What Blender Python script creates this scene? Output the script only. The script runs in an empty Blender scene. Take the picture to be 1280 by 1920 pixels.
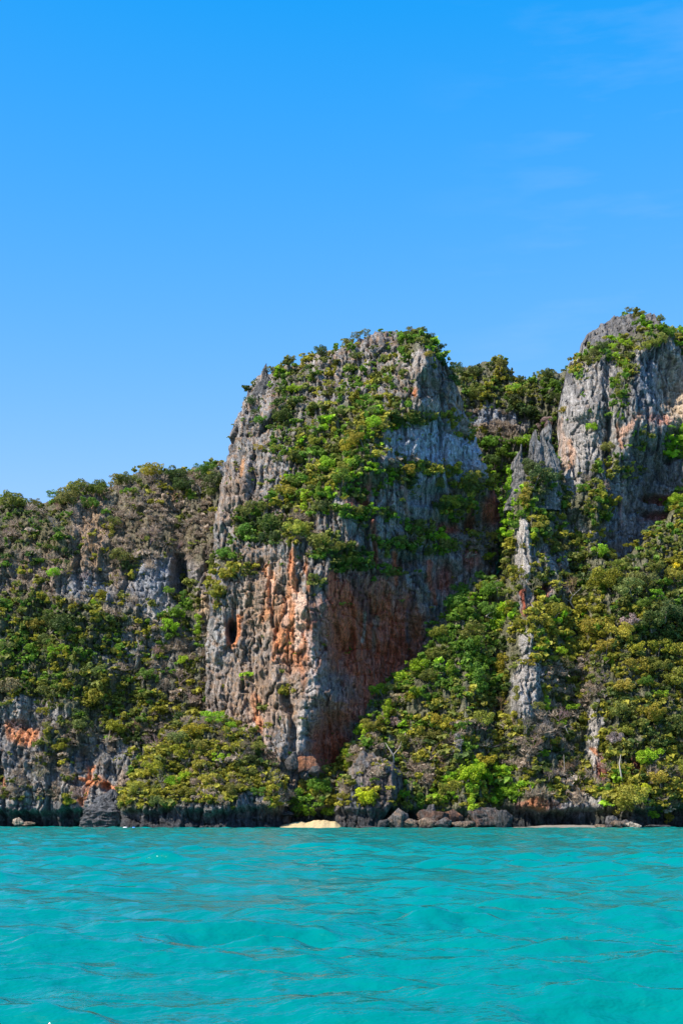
import bpy, math, random
import numpy as np
from mathutils import Vector

# ------------------------------------------------------------------ camera, world, sun, exposure
S = bpy.context.scene
COL = S.collection
CAM_Z = 2.5
F = 2666.7            # focal length in photo pixels (50 mm on a 36 mm tall sensor)
HOR = 1535.0          # photo row of the true horizon

cam_d = bpy.data.cameras.new('camera')
cam = bpy.data.objects.new('camera', cam_d); COL.objects.link(cam)
cam.location = (0, 0, CAM_Z); cam.rotation_euler = (math.radians(90), 0, 0)
cam_d.sensor_fit = 'VERTICAL'; cam_d.sensor_height = 36; cam_d.sensor_width = 24; cam_d.lens = 50
cam_d.shift_y = (HOR - 960) / 1920
cam_d.clip_start = 0.1; cam_d.clip_end = 20000
S.camera = cam

SUN_EL = math.radians(47)
SUN_AZ = math.radians(-123)      # measured from +Y (view direction) towards +X: the sun stands left, a little behind us
sun_dir = Vector((math.sin(SUN_AZ)*math.cos(SUN_EL), math.cos(SUN_AZ)*math.cos(SUN_EL), math.sin(SUN_EL)))
sd = bpy.data.lights.new('sun', 'SUN'); sd.energy = 5.0; sd.angle = math.radians(0.5); sd.color = (1.0, 0.93, 0.82)
sun = bpy.data.objects.new('sun', sd); COL.objects.link(sun)
sun.rotation_euler = sun_dir.to_track_quat('Z', 'Y').to_euler()
sun.location = sun_dir * 300

W = bpy.data.worlds.new('World'); S.world = W; W.use_nodes = True
wn, wl = W.node_tree.nodes, W.node_tree.links
wn.clear()
wo = wn.new('ShaderNodeOutputWorld'); bg = wn.new('ShaderNodeBackground')
sky = wn.new('ShaderNodeTexSky'); sky.sky_type = 'NISHITA'; sky.sun_disc = False
sky.sun_elevation = SUN_EL; sky.sun_rotation = SUN_AZ
sky.altitude = 0; sky.air_density = 1.0; sky.dust_density = 0.3; sky.ozone_density = 2.0
hs = wn.new('ShaderNodeHueSaturation'); hs.inputs['Saturation'].default_value = 1.22; hs.inputs['Value'].default_value = 1.0
tint = wn.new('ShaderNodeMix'); tint.data_type = 'RGBA'; tint.blend_type = 'MULTIPLY'
tint.inputs[0].default_value = 1.0; tint.inputs[7].default_value = (0.80, 1.0, 1.12, 1)
# faint high cirrus
tc = wn.new('ShaderNodeTexCoord'); mp = wn.new('ShaderNodeMapping'); mp.inputs['Scale'].default_value = (5, 5, 26)
mp.inputs['Rotation'].default_value = (0, 0.12, 0)
nz = wn.new('ShaderNodeTexNoise'); nz.inputs['Scale'].default_value = 1.3; nz.inputs['Detail'].default_value = 8; nz.inputs['Roughness'].default_value = 0.55
cr = wn.new('ShaderNodeMapRange'); cr.inputs[1].default_value = 0.5; cr.inputs[2].default_value = 0.8; cr.inputs[3].default_value = 0; cr.inputs[4].default_value = 0.2
cm = wn.new('ShaderNodeMix'); cm.data_type = 'RGBA'; cm.inputs[7].default_value = (2.6, 3.6, 5.2, 1)
wl.new(tc.outputs['Generated'], mp.inputs[0]); wl.new(mp.outputs[0], nz.inputs['Vector']); wl.new(nz.outputs[0], cr.inputs[0])
wl.new(sky.outputs[0], hs.inputs['Color']); wl.new(hs.outputs[0], tint.inputs[6])
# grade the clear sky towards the deep azure of the photograph: a power curve per channel
sep = wn.new('ShaderNodeSeparateColor'); com = wn.new('ShaderNodeCombineColor'); wl.new(tint.outputs[2], sep.inputs[0])
for i, (g_, c_, mx_) in enumerate(((1.0, 2.05, 3.0), (0.72, 1.39, 3.6), (0.35, 3.09, 6.4))):
    pw = wn.new('ShaderNodeMath'); pw.operation = 'POWER'; wl.new(sep.outputs[i], pw.inputs[0]); pw.inputs[1].default_value = g_
    ml = wn.new('ShaderNodeMath'); ml.operation = 'MULTIPLY'; wl.new(pw.outputs[0], ml.inputs[0]); ml.inputs[1].default_value = c_
    mn = wn.new('ShaderNodeMath'); mn.operation = 'MINIMUM'; wl.new(ml.outputs[0], mn.inputs[0]); mn.inputs[1].default_value = mx_
    if i == 0:
        sb = wn.new('ShaderNodeMath'); sb.operation = 'SUBTRACT'; wl.new(ml.outputs[0], sb.inputs[0]); sb.inputs[1].default_value = 0.86
        mxn = wn.new('ShaderNodeMath'); mxn.operation = 'MAXIMUM'; wl.new(sb.outputs[0], mxn.inputs[0]); mxn.inputs[1].default_value = 0.08
        wl.new(mxn.outputs[0], mn.inputs[0])
    wl.new(mn.outputs[0], com.inputs[i])
sx = wn.new('ShaderNodeSeparateXYZ'); wl.new(tc.outputs['Generated'], sx.inputs[0])
mk = wn.new('ShaderNodeMapRange'); mk.interpolation_type = 'SMOOTHSTEP'; wl.new(sx.outputs[0], mk.inputs[0]); mk.inputs[1].default_value = 0.03; mk.inputs[2].default_value = 0.16
mm = wn.new('ShaderNodeMath'); mm.operation = 'MULTIPLY'; wl.new(cr.outputs[0], mm.inputs[0]); wl.new(mk.outputs[0], mm.inputs[1])
wl.new(com.outputs[0], cm.inputs[6]); wl.new(mm.outputs[0], cm.inputs[0])
wl.new(cm.outputs[2], bg.inputs[0]); wl.new(bg.outputs[0], wo.inputs[0])
bg.inputs[1].default_value = 0.15
S.view_settings.view_transform = 'Standard'; S.view_settings.look = 'None'
S.view_settings.exposure = 0.45; S.view_settings.gamma = 1.0; S.view_settings.use_curve_mapping = False
S.render.engine = 'CYCLES'
S.cycles.max_bounces = 5; S.cycles.diffuse_bounces = 3; S.cycles.glossy_bounces = 3; S.cycles.transparent_max_bounces = 4

rng = np.random.default_rng(7)
random.seed(7)

# ------------------------------------------------------------------ noise
_perm = np.random.default_rng(3).permutation(4096).astype(np.int32)
_ga = np.random.default_rng(4).uniform(0, 2*np.pi, 4096).astype(np.float32)
_gx, _gy = np.cos(_ga), np.sin(_ga)
def perlin(x, y, seed=0):
    x = np.asarray(x, np.float32) + seed*17.31; y = np.asarray(y, np.float32) + seed*9.77
    xi = np.floor(x).astype(np.int32); yi = np.floor(y).astype(np.int32)
    xf = x - xi; yf = y - yi
    u = xf*xf*xf*(xf*(xf*6-15)+10); v = yf*yf*yf*(yf*(yf*6-15)+10)
    def g(ix, iy, dx, dy):
        h = _perm[(ix + _perm[iy & 4095]) & 4095]
        return _gx[h]*dx + _gy[h]*dy
    a = g(xi, yi, xf, yf); b = g(xi+1, yi, xf-1, yf); c = g(xi, yi+1, xf, yf-1); d = g(xi+1, yi+1, xf-1, yf-1)
    return (a + u*(b-a) + v*(c-a) + u*v*(a-b-c+d)) * 1.5
def fbm(x, y, o=4, seed=0, r=0.5):
    s = 0; a = 1.0; t = 0
    for i in range(o):
        s = s + a*perlin(x*2**i, y*2**i, seed+i*3.1); t += a; a *= r
    return s/t
def ridged(x, y, o=3, seed=0):
    s = 0; a = 1.0; t = 0
    for i in range(o):
        s = s + a*(1-2*np.abs(perlin(x*2**i, y*2**i, seed+i*5.3))); t += a; a *= 0.5
    return s/t
def sst(a, b, x):
    t = np.clip((x-a)/(b-a), 0, 1); return t*t*(3-2*t)

# ------------------------------------------------------------------ helpers
def P(px, py, Y):
    """photo pixel + distance -> world metres"""
    return (px-640)/F*Y, Y, CAM_Z + (HOR-py)/F*Y
def new_mesh(name, verts, faces, k=None):
    """verts (n,3); faces (m,k) equal-sized polygons"""
    verts = np.ascontiguousarray(verts, np.float32); faces = np.ascontiguousarray(faces, np.int32)
    m = bpy.data.meshes.new(name); k = faces.shape[1]
    m.vertices.add(len(verts)); m.vertices.foreach_set('co', verts.ravel())
    m.loops.add(faces.size); m.loops.foreach_set('vertex_index', faces.ravel())
    m.polygons.add(len(faces))
    m.polygons.foreach_set('loop_start', np.arange(0, faces.size, k, dtype=np.int32))
    m.polygons.foreach_set('loop_total', np.full(len(faces), k, np.int32))
    m.update(calc_edges=True)
    return m
def smooth(m, on=True):
    m.polygons.foreach_set('use_smooth', np.full(len(m.polygons), on, bool))
def vcol(m, name, rgb, domain='POINT'):
    a = m.attributes.new(name, 'FLOAT_COLOR', domain)
    c = np.ones((len(rgb), 4), np.float32); c[:, :3] = rgb
    a.data.foreach_set('color', c.ravel())
def link(name, data, parent=None, loc=None, rot=None, scale=None):
    o = bpy.data.objects.new(name, data); COL.objects.link(o)
    if parent: o.parent = parent
    if loc is not None: o.location = loc
    if rot is not None: o.rotation_euler = rot
    if scale is not None: o.scale = scale
    return o
def tag(o, label=None, cat=None, group=None, kind=None):
    if label: o['label'] = label
    if cat: o['category'] = cat
    if group: o['group'] = group
    if kind: o['kind'] = kind
    return o

# ------------------------------------------------------------------ materials
def mat(name):
    m = bpy.data.materials.new(name); m.use_nodes = True
    n, l = m.node_tree.nodes, m.node_tree.links
    return m, n, l, n['Principled BSDF']
def noise(n, l, vec, scale, detail=6, rough=0.6, sc=(1, 1, 1)):
    mp = n.new('ShaderNodeMapping'); mp.inputs['Scale'].default_value = sc
    t = n.new('ShaderNodeTexNoise'); t.inputs['Scale'].default_value = scale; t.inputs['Detail'].default_value = detail; t.inputs['Roughness'].default_value = rough
    l.new(vec, mp.inputs[0]); l.new(mp.outputs[0], t.inputs['Vector']); return t.outputs[0]
def rng_node(n, l, src, a, b, c, d):
    r = n.new('ShaderNodeMapRange'); r.inputs[1].default_value = a; r.inputs[2].default_value = b
    r.inputs[3].default_value = c; r.inputs[4].default_value = d; l.new(src, r.inputs[0]); return r.outputs[0]
def math_node(n, l, op, a, b):
    r = n.new('ShaderNodeMath'); r.operation = op
    for i, v in enumerate((a, b)):
        if isinstance(v, (int, float)): r.inputs[i].default_value = v
        else: l.new(v, r.inputs[i])
    return r.outputs[0]
def mulcol(n, l, col, fac):
    vm = n.new('ShaderNodeVectorMath'); vm.operation = 'SCALE'; l.new(col, vm.inputs[0]); l.new(fac, vm.inputs['Scale']); return vm.outputs[0]

def rock_material(name, attr=True, base=(0.3, 0.28, 0.26)):
    m, n, l, p = mat(name)
    tcn = n.new('ShaderNodeNewGeometry').outputs['Position']
    if attr:
        a = n.new('ShaderNodeAttribute'); a.attribute_name = 'col'; c = a.outputs['Color']
    else:
        a = n.new('ShaderNodeRGB'); a.outputs[0].default_value = (*base, 1); c = a.outputs[0]
    streak = noise(n, l, tcn, 1.0, 7, 0.65, (1.9, 1.9, 0.10))
    fine = noise(n, l, tcn, 1.6, 8, 0.7)
    f = math_node(n, l, 'MULTIPLY', rng_node(n, l, streak, 0.34, 0.66, 0.4, 1.6), rng_node(n, l, fine, 0.32, 0.68, 0.5, 1.5))
    l.new(mulcol(n, l, c, f), p.inputs['Base Color'])
    p.inputs['Roughness'].default_value = 0.9; p.inputs['Specular IOR Level'].default_value = 0.2
    h = math_node(n, l, 'ADD', math_node(n, l, 'MULTIPLY', streak, 1.4), fine)
    b = n.new('ShaderNodeBump'); b.inputs['Strength'].default_value = 1.0; b.inputs['Distance'].default_value = 0.9
    l.new(h, b.inputs['Height']); l.new(b.outputs[0], p.inputs['Normal'])
    return m
ROCK = rock_material('limestone')
BOULDER = rock_material('boulder_rock')

def leaf_material(name, mode):
    m, n, l, p = mat(name)
    if mode == 'object':
        oi = n.new('ShaderNodeObjectInfo'); c = oi.outputs['Color']
    else:
        a = n.new('ShaderNodeAttribute'); a.attribute_name = 'col'; c = a.outputs['Color']
    r = n.new('ShaderNodeAttribute'); r.attribute_name = 'rnd'
    f = rng_node(n, l, r.outputs['Fac'], 0, 1, 0.55, 1.5)
    cc = mulcol(n, l, c, f)
    l.new(cc, p.inputs['Base Color']); p.inputs['Roughness'].default_value = 0.55; p.inputs['Specular IOR Level'].default_value = 0.25
    tr = n.new('ShaderNodeBsdfTranslucent'); mx = n.new('ShaderNodeMixShader'); mx.inputs[0].default_value = 0.42
    l.new(cc, tr.inputs[0]); l.new(p.outputs[0], mx.inputs[1]); l.new(tr.outputs[0], mx.inputs[2])
    l.new(mx.outputs[0], n['Material Output'].inputs[0])
    return m
LEAF = leaf_material('foliage', 'object')
LEAF_V = leaf_material('foliage_cover', 'attr')
m, n, l, p = mat('bark'); BARK = m
tcn = n.new('ShaderNodeTexCoord').outputs['Object']
c = n.new('ShaderNodeRGB'); c.outputs[0].default_value = (0.22, 0.18, 0.15, 1)
l.new(mulcol(n, l, c.outputs[0], rng_node(n, l, noise(n, l, tcn, 5, 5, 0.6, (1, 1, 0.3)), 0.3, 0.7, 0.5, 1.4)), p.inputs['Base Color']); p.inputs['Roughness'].default_value = 0.9
m, n, l, p = mat('dead_wood'); DEAD = m
tcn = n.new('ShaderNodeTexCoord').outputs['Object']
c = n.new('ShaderNodeRGB'); c.outputs[0].default_value = (0.5, 0.43, 0.36, 1)
l.new(mulcol(n, l, c.outputs[0], rng_node(n, l, noise(n, l, tcn, 4, 5), 0.3, 0.7, 0.6, 1.3)), p.inputs['Base Color']); p.inputs['Roughness'].default_value = 0.85

# ------------------------------------------------------------------ rock masses
GREY = np.array((0.33, 0.31, 0.285)); PALE = np.array((0.60, 0.54, 0.48)); DARK = np.array((0.06, 0.064, 0.074))
ORANGE = np.array((0.80, 0.31, 0.13)); RED = np.array((0.64, 0.165, 0.08)); OCHRE = np.array((0.46, 0.27, 0.14))
BLUEG = np.array((0.34, 0.38, 0.43)); SOIL = np.array((0.15, 0.145, 0.065)); TAN = np.array((0.42, 0.28, 0.17))

def jag(poly, amp, seed, seg=7):
    out = []
    r = np.random.default_rng(seed)
    for i in range(len(poly)):
        a = np.array(poly[i], float); b = np.array(poly[(i+1) % len(poly)], float)
        L = np.linalg.norm(b-a); k = max(1, int(L/seg)) if max(a[1], b[1]) < 1545 and L < 400 else 1
        for j in range(k):
            q = a + (b-a)*j/k
            if q[1] < 1500: q = q + r.normal(0, amp*(0.45 if j == 0 else 1), 2)*np.array((0.8, 1.0))
            out.append(q)
    return np.array(out, np.float32)
def poly_query(px, py, poly):
    """signed distance (inside > 0) and nearest boundary point"""
    N = px.size; best = np.full(N, 1e12, np.float32); nx = np.zeros(N, np.float32); ny = np.zeros(N, np.float32)
    ins = np.zeros(N, bool); M = len(poly)
    for i in range(M):
        ax, ay = poly[i]; bx, by = poly[(i+1) % M]
        dx, dy = bx-ax, by-ay; L = dx*dx+dy*dy+1e-9
        t = np.clip(((px-ax)*dx+(py-ay)*dy)/L, 0, 1)
        qx = ax+t*dx; qy = ay+t*dy; d = (px-qx)**2+(py-qy)**2
        u = d < best; best[u] = d[u]; nx[u] = qx[u]; ny[u] = qy[u]
        if ay != by:
            c = ((ay > py) != (by > py)) & (px < (bx-ax)*(py-ay)/(by-ay)+ax)
            ins ^= c
    d = np.sqrt(best)
    return np.where(ins, d, -d), nx, ny
def ell(px, py, cx, cy, rx, ry, soft=0.5):
    d = np.sqrt(((px-cx)/rx)**2 + ((py-cy)/ry)**2)
    return 1 - sst(1-soft, 1+soft, d)
def stroke(px, py, pts, w):
    best = np.full(px.shape, 1e9, np.float32)
    for (ax, ay), (bx, by) in zip(pts[:-1], pts[1:]):
        dx, dy = bx-ax, by-ay; t = np.clip(((px-ax)*dx+(py-ay)*dy)/(dx*dx+dy*dy+1e-9), 0, 1)
        best = np.minimum(best, np.hypot(px-ax-t*dx, py-ay-t*dy))
    return 1 - sst(w*0.35, w*1.1, best)

MASSES = []
class Mass:
    def __init__(s, name, poly, depth, relief=1.0, seed=1, step=2.0, rnd=(45, 8), margin=36, jagamp=2.4, notch=0.0,
                 patches=(), recess=(), veg=(), veg0=0.0, base=GREY, flute=1.0, ochre=0.0, label=None, slope=None, lumps=1.0):
        s.name = name; s.seed = seed; s.veg = veg; s.veg0 = veg0
        poly = jag(poly, jagamp, seed); s.poly = poly
        x0, y0 = poly.min(0)-margin; x1, y1 = poly.max(0)+margin; y1 = min(y1, 1590)
        s.x0, s.y0, s.step = x0, y0, step
        gx = np.arange(x0, x1, step, dtype=np.float32); gy = np.arange(y0, y1, step, dtype=np.float32)
        PX, PY = np.meshgrid(gx, gy); s.shape = PX.shape
        px, py = PX.ravel(), PY.ravel()
        d, qx, qy = poly_query(px, py, poly)
        s.d = d.reshape(s.shape)
        out = np.maximum(-d, 0)
        ex = np.where(d < 0, qx + (qx-px)*0.3, px); ey = np.where(d < 0, qy + (qy-py)*0.3, py)
        Y = depth(ex, ey).astype(np.float32)
        w, R = rnd
        t = np.clip(1-np.maximum(d, 0)/w, 0, 1)
        Y += R*(1-np.sqrt(np.maximum(1-t*t, 0)))
        X, _, Z = P(ex, ey, Y)
        # relief in metres (positive = towards the sea)
        u = X; v = Z
        wx = fbm(u/14, v/18, 3, seed)*5
        r = fbm(u/22+0.3, v/26, 3, seed+11)*5.0*lumps
        r += ridged((u+wx)/10, v/42, 2, seed+21)*2.0*lumps
        fl = ridged((u+wx*0.6)/3.6, v/19, 3, seed+31)
        r += fl*1.25*flute
        r += (1-np.abs(fbm((u+wx*.3)/1.5, v/6.0, 3, seed+35))*2.2)*0.8*flute
        r += fbm(u/2.4, v/9, 4, seed+41, 0.6)*1.7 + fbm(u/1.0, v/1.8, 3, seed+43, 0.6)*0.4 + ridged((u+wx*.2)/1.5, v/13, 2, seed+45)*0.55
        cw = fbm(u/6, v/6, 2, seed+47)*1.6
        r -= 1.3*(1-sst(0.02, 0.10, np.abs(perlin((u+cw)/4.2, v/17, seed+48)))) + 0.8*(1-sst(0.02, 0.12, np.abs(perlin((u+cw)/2.1, v/9, seed+49))))
        r -= 0.9*(1-sst(0.02, 0.09, np.abs(perlin(u/16, (v+cw*1.5+u*0.12)/4.2, seed+50))))
        # joint blocks: each patch between cracks stands a little in or out
        r += 0.65*np.floor(perlin((u+cw)/5, (v+cw)/8, seed+52)*5)/2.5
        r += ridged((u+v*.25)/5.5, (v-u*.15)/9.5, 3, seed+51)*1.2
        r -= 3.2*sst(0.62, 0.95, ridged((u+wx*1.3)/12, v/55, 2, seed+53))*sst(-0.2, 0.3, fbm(u/20, v/20, 2, seed+55))
        lay = (v + fbm(u/18, v/12, 2, seed+44)*7)/6.5
        r += ((lay % 1.0) - 0.5)*1.3*sst(-0.3, 0.4, fbm(u/12, v/9, 2, seed+46))
        r *= relief
        for (cx, cy, rx, ry, dep) in recess:
            r -= dep*ell(ex+wx*1.5, ey+wx, cx, cy, rx, ry, 0.45)
        if notch:
            nn = (notch+2.5)*(0.7+0.6*fbm(u/15, v*0, 2, seed+61))
            lip = 5.0 + 2.0*fbm(u/9, v*0, 2, seed+63)
            r -= nn*(1-sst(lip-1.6, lip+0.8, v))
        s.relief_arr = r
        fade = np.clip(1-out/14, 0, 1)
        Yw = Y - r*fade + out*0.45
        X = X + fbm(u/1.8+5, v/1.8, 2, seed+71)*0.25*relief
        Z = Z + fbm(u/1.8, v/1.8+9, 2, seed+73)*0.25*relief
        V = np.stack([X, Yw, Z], 1)
        idx = np.arange(px.size).reshape(s.shape)
        keep = (-d < margin*0.95).reshape(s.shape)
        q = np.stack([idx[:-1, :-1], idx[1:, :-1], idx[1:, 1:], idx[:-1, 1:]], -1).reshape(-1, 4)
        kk = (keep[:-1, :-1] & keep[1:, :-1] & keep[1:, 1:] & keep[:-1, 1:]).ravel()
        q = q[kk]
        used = np.zeros(px.size, bool); used[q.ravel()] = True
        remap = np.cumsum(used)-1
        me = new_mesh(name, V[used], remap[q]); smooth(me)
        # colour of the stone, plus a patch lightened to lift a shaded face
        st = fbm((u+wx*0.5)/1.2, v/19, 4, seed+81); st2 = fbm((u+wx*.5)/0.8, v/9, 3, seed+83)
        sp = fbm(u/1.6, v/2.0, 3, seed+85)
        c = np.tile(base, (px.size, 1))*(1+0.55*fbm(u/9, v/12, 3, seed+87))[:, None]
        def mixc(col, a):
            nonlocal c
            a = np.clip(a, 0, 1)[:, None]; c = c*(1-a)+np.asarray(col)*a
        mixc(DARK, sst(0.05, 0.35, st)*0.6)
        mixc(DARK*1.8, sst(0.0, 0.35, fbm((u+wx)/6, v/20, 3, seed+89))*0.35)
        mixc(DARK*1.2, sst(0.12, 0.3, fbm((u+wx*.4)/2.6, v/28, 2, seed+92))*0.5)
        mixc(PALE, sst(0.08, 0.40, -st2)*0.6)
        mixc(OCHRE, sst(0.18, 0.4, sp)*0.35)
        if ochre:
            mixc(OCHRE, sst(0.08, 0.26, fbm(u/1.1, v/1.5, 2, seed+91)+0.25*fbm(u/8, v/10, 2, seed+93))*ochre)
        for pt in patches:
            col, kind, a = pt[0], pt[1], pt[-1]
            qx_, qy_ = ex+fbm(u/4, v/7, 3, seed+95)*9, ey+fbm(u/4+3, v/4, 3, seed+97)*14
            k = ell(qx_, qy_, *pt[2]) if kind == 'e' else stroke(qx_, qy_, pt[2], pt[3])
            mixc(col, k*a*(0.8+0.4*sst(-0.35, 0.35, -st2)))
            mixc(DARK, k*sst(0.2, 0.45, st)*0.35)
        dens = s.density(ex, ey)
        s.dens_flat = dens
        mixc(SOIL, sst(0.45, 0.95, dens)*0.8)
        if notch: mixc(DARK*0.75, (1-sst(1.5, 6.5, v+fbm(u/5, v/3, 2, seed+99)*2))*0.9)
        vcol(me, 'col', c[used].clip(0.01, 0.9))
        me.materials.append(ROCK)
        s.V = V.reshape(*s.shape, 3)
        gu = np.gradient(s.V, axis=1); gv = np.gradient(s.V, axis=0)
        nrm = np.cross(gu, gv); nrm /= np.linalg.norm(nrm, axis=-1, keepdims=True)+1e-9
        fl_ = nrm[..., 1] > 0; nrm[fl_] *= -1
        s.N = nrm
        s.obj = link(name, me); tag(s.obj, kind='structure', label=label)
        MASSES.append(s)
    def density(s, px, py):
        n1 = fbm(px/45, py/45, 3, s.seed+101)*26; n2 = fbm(px/45+7, py/45, 3, s.seed+103)*26
        d = np.full(px.shape, s.veg0, np.float32)
        for (cx, cy, rx, ry, a, kinds) in s.veg:
            w_ = min(1.0, rx/45); k = ell(px+n1*w_, py+n2*w_, cx, cy, rx, ry, 0.35)
            d = d*(1-k) + a*k
        return d
    def kinds_at(s, px, py):
        best, bk = 1.3, None
        for (cx, cy, rx, ry, a, kinds) in s.veg:
            if a < 0.1: continue
            dd = math.hypot((px-cx)/rx, (py-cy)/ry)
            if dd < best: best, bk = dd, kinds
        return bk or 'gmo'
    def at(s, px, py):
        j = int(round((px-s.x0)/s.step)); i = int(round((py-s.y0)/s.step))
        if not (0 <= i < s.shape[0] and 0 <= j < s.shape[1]): return None
        return s.V[i, j], s.N[i, j], s.d[i, j]

m15 = 0.15
# ---- A: the low wooded hill on the left
def depA(px, py):
    z = (1552-py)*m15
    y = 426 + z*0.18 + np.maximum(z-60, 0)*0.5 - 6*np.exp(-((px-150)/60)**2)*sst(20, 60, z) + np.abs(px-330)*0.0
    y += 5*np.exp(-((px-345)/22)**2)*sst(1200, 1100, py)
    return y - 10*sst(40, 0, z)*0.6
polyA = [(-170, 1590), (-170, 952), (-120, 955), (-40, 940), (0, 938), (30, 934), (60, 943), (84, 948), (110, 932), (150, 916), (185, 912), (205, 916), (230, 896),
         (265, 889), (300, 887), (335, 892), (370, 880), (400, 873), (416, 884), (450, 910), (500, 980), (540, 1100), (560, 1590)]
vegA = [(200, 930, 320, 42, 0.8, 'gmowgw'), (60, 1010, 130, 80, 0.9, 'dwgwm'), (300, 990, 110, 85, 0.75, 'wwwwg'), (170, 990, 35, 60, 0.35, 'ow'), (110, 1090, 150, 45, 0.45, 'wgo'),
        (220, 1120, 130, 45, 0.18, 'wog'), (330, 1110, 70, 60, 0.12, 'g'), (350, 1140, 24, 60, 0.9, 'gm'), (330, 1160, 20, 20, 0.8, 'b'),
        (120, 1220, 170, 110, 1.0, 'gmdgo'), (60, 1290, 160, 60, 0.95, 'gomd'), (290, 1230, 110, 70, 0.62, 'gwmow'), (220, 1320, 130, 55, 0.9, 'gomg'), (350, 1290, 60, 60, 0.8, 'wgow'),
        (50, 1350, 75, 34, 0.15, 'w'), (40, 1400, 80, 45, 0.12, 'wg'), (150, 1390, 60, 50, 0.85, 'wgow'), (230, 1370, 70, 30, 0.8, 'wgd'), (330, 1340, 70, 40, 0.9, 'gwo'),
        (190, 1450, 60, 55, 0.06, 'w'), (60, 1460, 110, 32, 0.5, 'wwg'), (100, 1420, 30, 30, 0.7, 'owg'), (120, 1530, 300, 30, 0.0, 'w')]
patA = [(TAN*.85, 'e', (250, 1010, 190, 90), 0.6), (TAN*.8, 'e', (60, 1060, 120, 90), 0.5), (TAN, 'e', (175, 985, 22, 75), 0.8), (TAN, 's', [(185, 945), (178, 990), (188, 1030), (180, 1055)], 12, 0.85), (TAN, 's', [(235, 980), (245, 1020)], 9, 0.6),
        (ORANGE, 'e', (50, 1383, 26, 18), 0.9), (ORANGE, 'e', (22, 1370, 8, 18), 0.7), (PALE, 'e', (42, 1345, 14, 16), 0.7), (ORANGE, 's', [(172, 1440), (168, 1470), (155, 1500)], 10, 0.85),
        (ORANGE, 's', [(150, 1460), (205, 1470), (215, 1480)], 9, 0.85), (ORANGE, 's', [(12, 1465), (15, 1490)], 7, 0.7), (TAN, 'e', (235, 1465, 14, 18), 0.6),
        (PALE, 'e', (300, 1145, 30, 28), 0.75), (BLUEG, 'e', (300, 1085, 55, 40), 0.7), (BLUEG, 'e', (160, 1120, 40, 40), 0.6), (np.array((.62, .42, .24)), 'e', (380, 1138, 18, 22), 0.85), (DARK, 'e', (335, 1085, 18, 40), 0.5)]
hillA = Mass('hill', polyA, depA, 1.0, seed=1, notch=4.5, veg=vegA, veg0=0.8, patches=patA, flute=0.9, rnd=(60, 14), jagamp=3,
             recess=[(338, 1085, 14, 42, 7), (200, 1478, 10, 8, 4), (40, 1362, 14, 10, 3), (5, 1450, 6, 30, 4)], base=GREY*0.95)

# ---- C: wooded saddle between the two peaks
def depC(px, py):
    return 468 + (1552-py)*m15*0.25 + 0*px
polyC = [(790, 1080), (800, 760), (845, 700), (866, 690), (880, 688), (915, 682), (940, 682), (955, 700), (970, 712), (990, 720), (1005, 712), (1030, 706), (1060, 702), (1100, 705), (1140, 760), (1170, 1080)]
vegC = [(960, 730, 130, 50, 0.9, 'gmdgo'), (920, 790, 60, 22, 0.12, 'w'), (1010, 790, 50, 50, 0.9, 'dgm'), (940, 815, 60, 22, 0.45, 'wwo'), (930, 860, 60, 45, 1.0, 'bmmb'), (940, 960, 70, 60, 1.0, 'bmb')]
hillC = Mass('saddle', polyC, depC, 1.0, seed=2, veg=vegC, veg0=0.95, patches=[(BLUEG, 'e', (920, 790, 60, 20), 0.5), (TAN*0.8, 'e', (940, 815, 50, 18), 0.7)], rnd=(50, 12), base=GREY*0.9)

# ---- D: the right-hand tower
def prowD(py):
    return np.interp(py, [560, 640, 680, 800, 850, 900, 960, 1560], [1300, 1230, 1186, 1186, 1170, 1140, 1112, 1112])
def depD(px, py):
    pr = prowD(py); z = (1552-py)*m15
    y = 430 + np.maximum(pr-px, 0)*m15*0.42 + np.minimum(np.maximum(px-pr, 0), 85)*m15*1.15 - np.clip(px-pr-85, 0, 200)*m15*0.4
    y += np.maximum(z-118, 0)*0.9 + z*0.03
    y += 2.5*np.exp(-((px-1138)/9)**2)*sst(920, 850, py)
    return y
polyD = [(1035, 1590), (1036, 1000), (1042, 930), (1047, 880), (1050, 800), (1052, 735), (1060, 700), (1067, 680), (1080, 668), (1088, 645), (1098, 628), (1112, 615), (1132, 608), (1150, 597), (1170, 590),
         (1190, 588), (1215, 590), (1235, 604), (1250, 618), (1268, 626), (1300, 622), (1360, 625), (1430, 650), (1430, 1590)]
vegD = [(1085, 690, 26, 30, 0.55, 'gmo'), (1120, 665, 40, 18, 0.75, 'gmb'), (1170, 650, 50, 16, 0.8, 'gbo'), (1170, 690, 16, 50, 0.85, 'bog'), (1160, 745, 16, 45, 0.75, 'gmb'), (1230, 630, 60, 20, 0.9, 'gmbo'),
        (1200, 590, 50, 8, 0.45, 'gm'), (1320, 640, 60, 25, 0.8, 'gmb'), (1140, 600, 30, 12, 0.2, 'g'), (1110, 805, 14, 8, 0.7, 'bg'), (1140, 855, 26, 26, 0.6, 'gmo'), (1150, 880, 50, 22, 0.55, 'gmo'), (1195, 830, 24, 18, 0.55, 'bg'),
        (1265, 835, 24, 32, 1.0, 'b'), (1275, 940, 22, 30, 0.9, 'bm'), (1100, 900, 40, 26, 0.4, 'gmw'), (1090, 960, 60, 40, 0.9, 'gmo'), (1350, 900, 60, 90, 0.9, 'gmo')]
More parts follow.
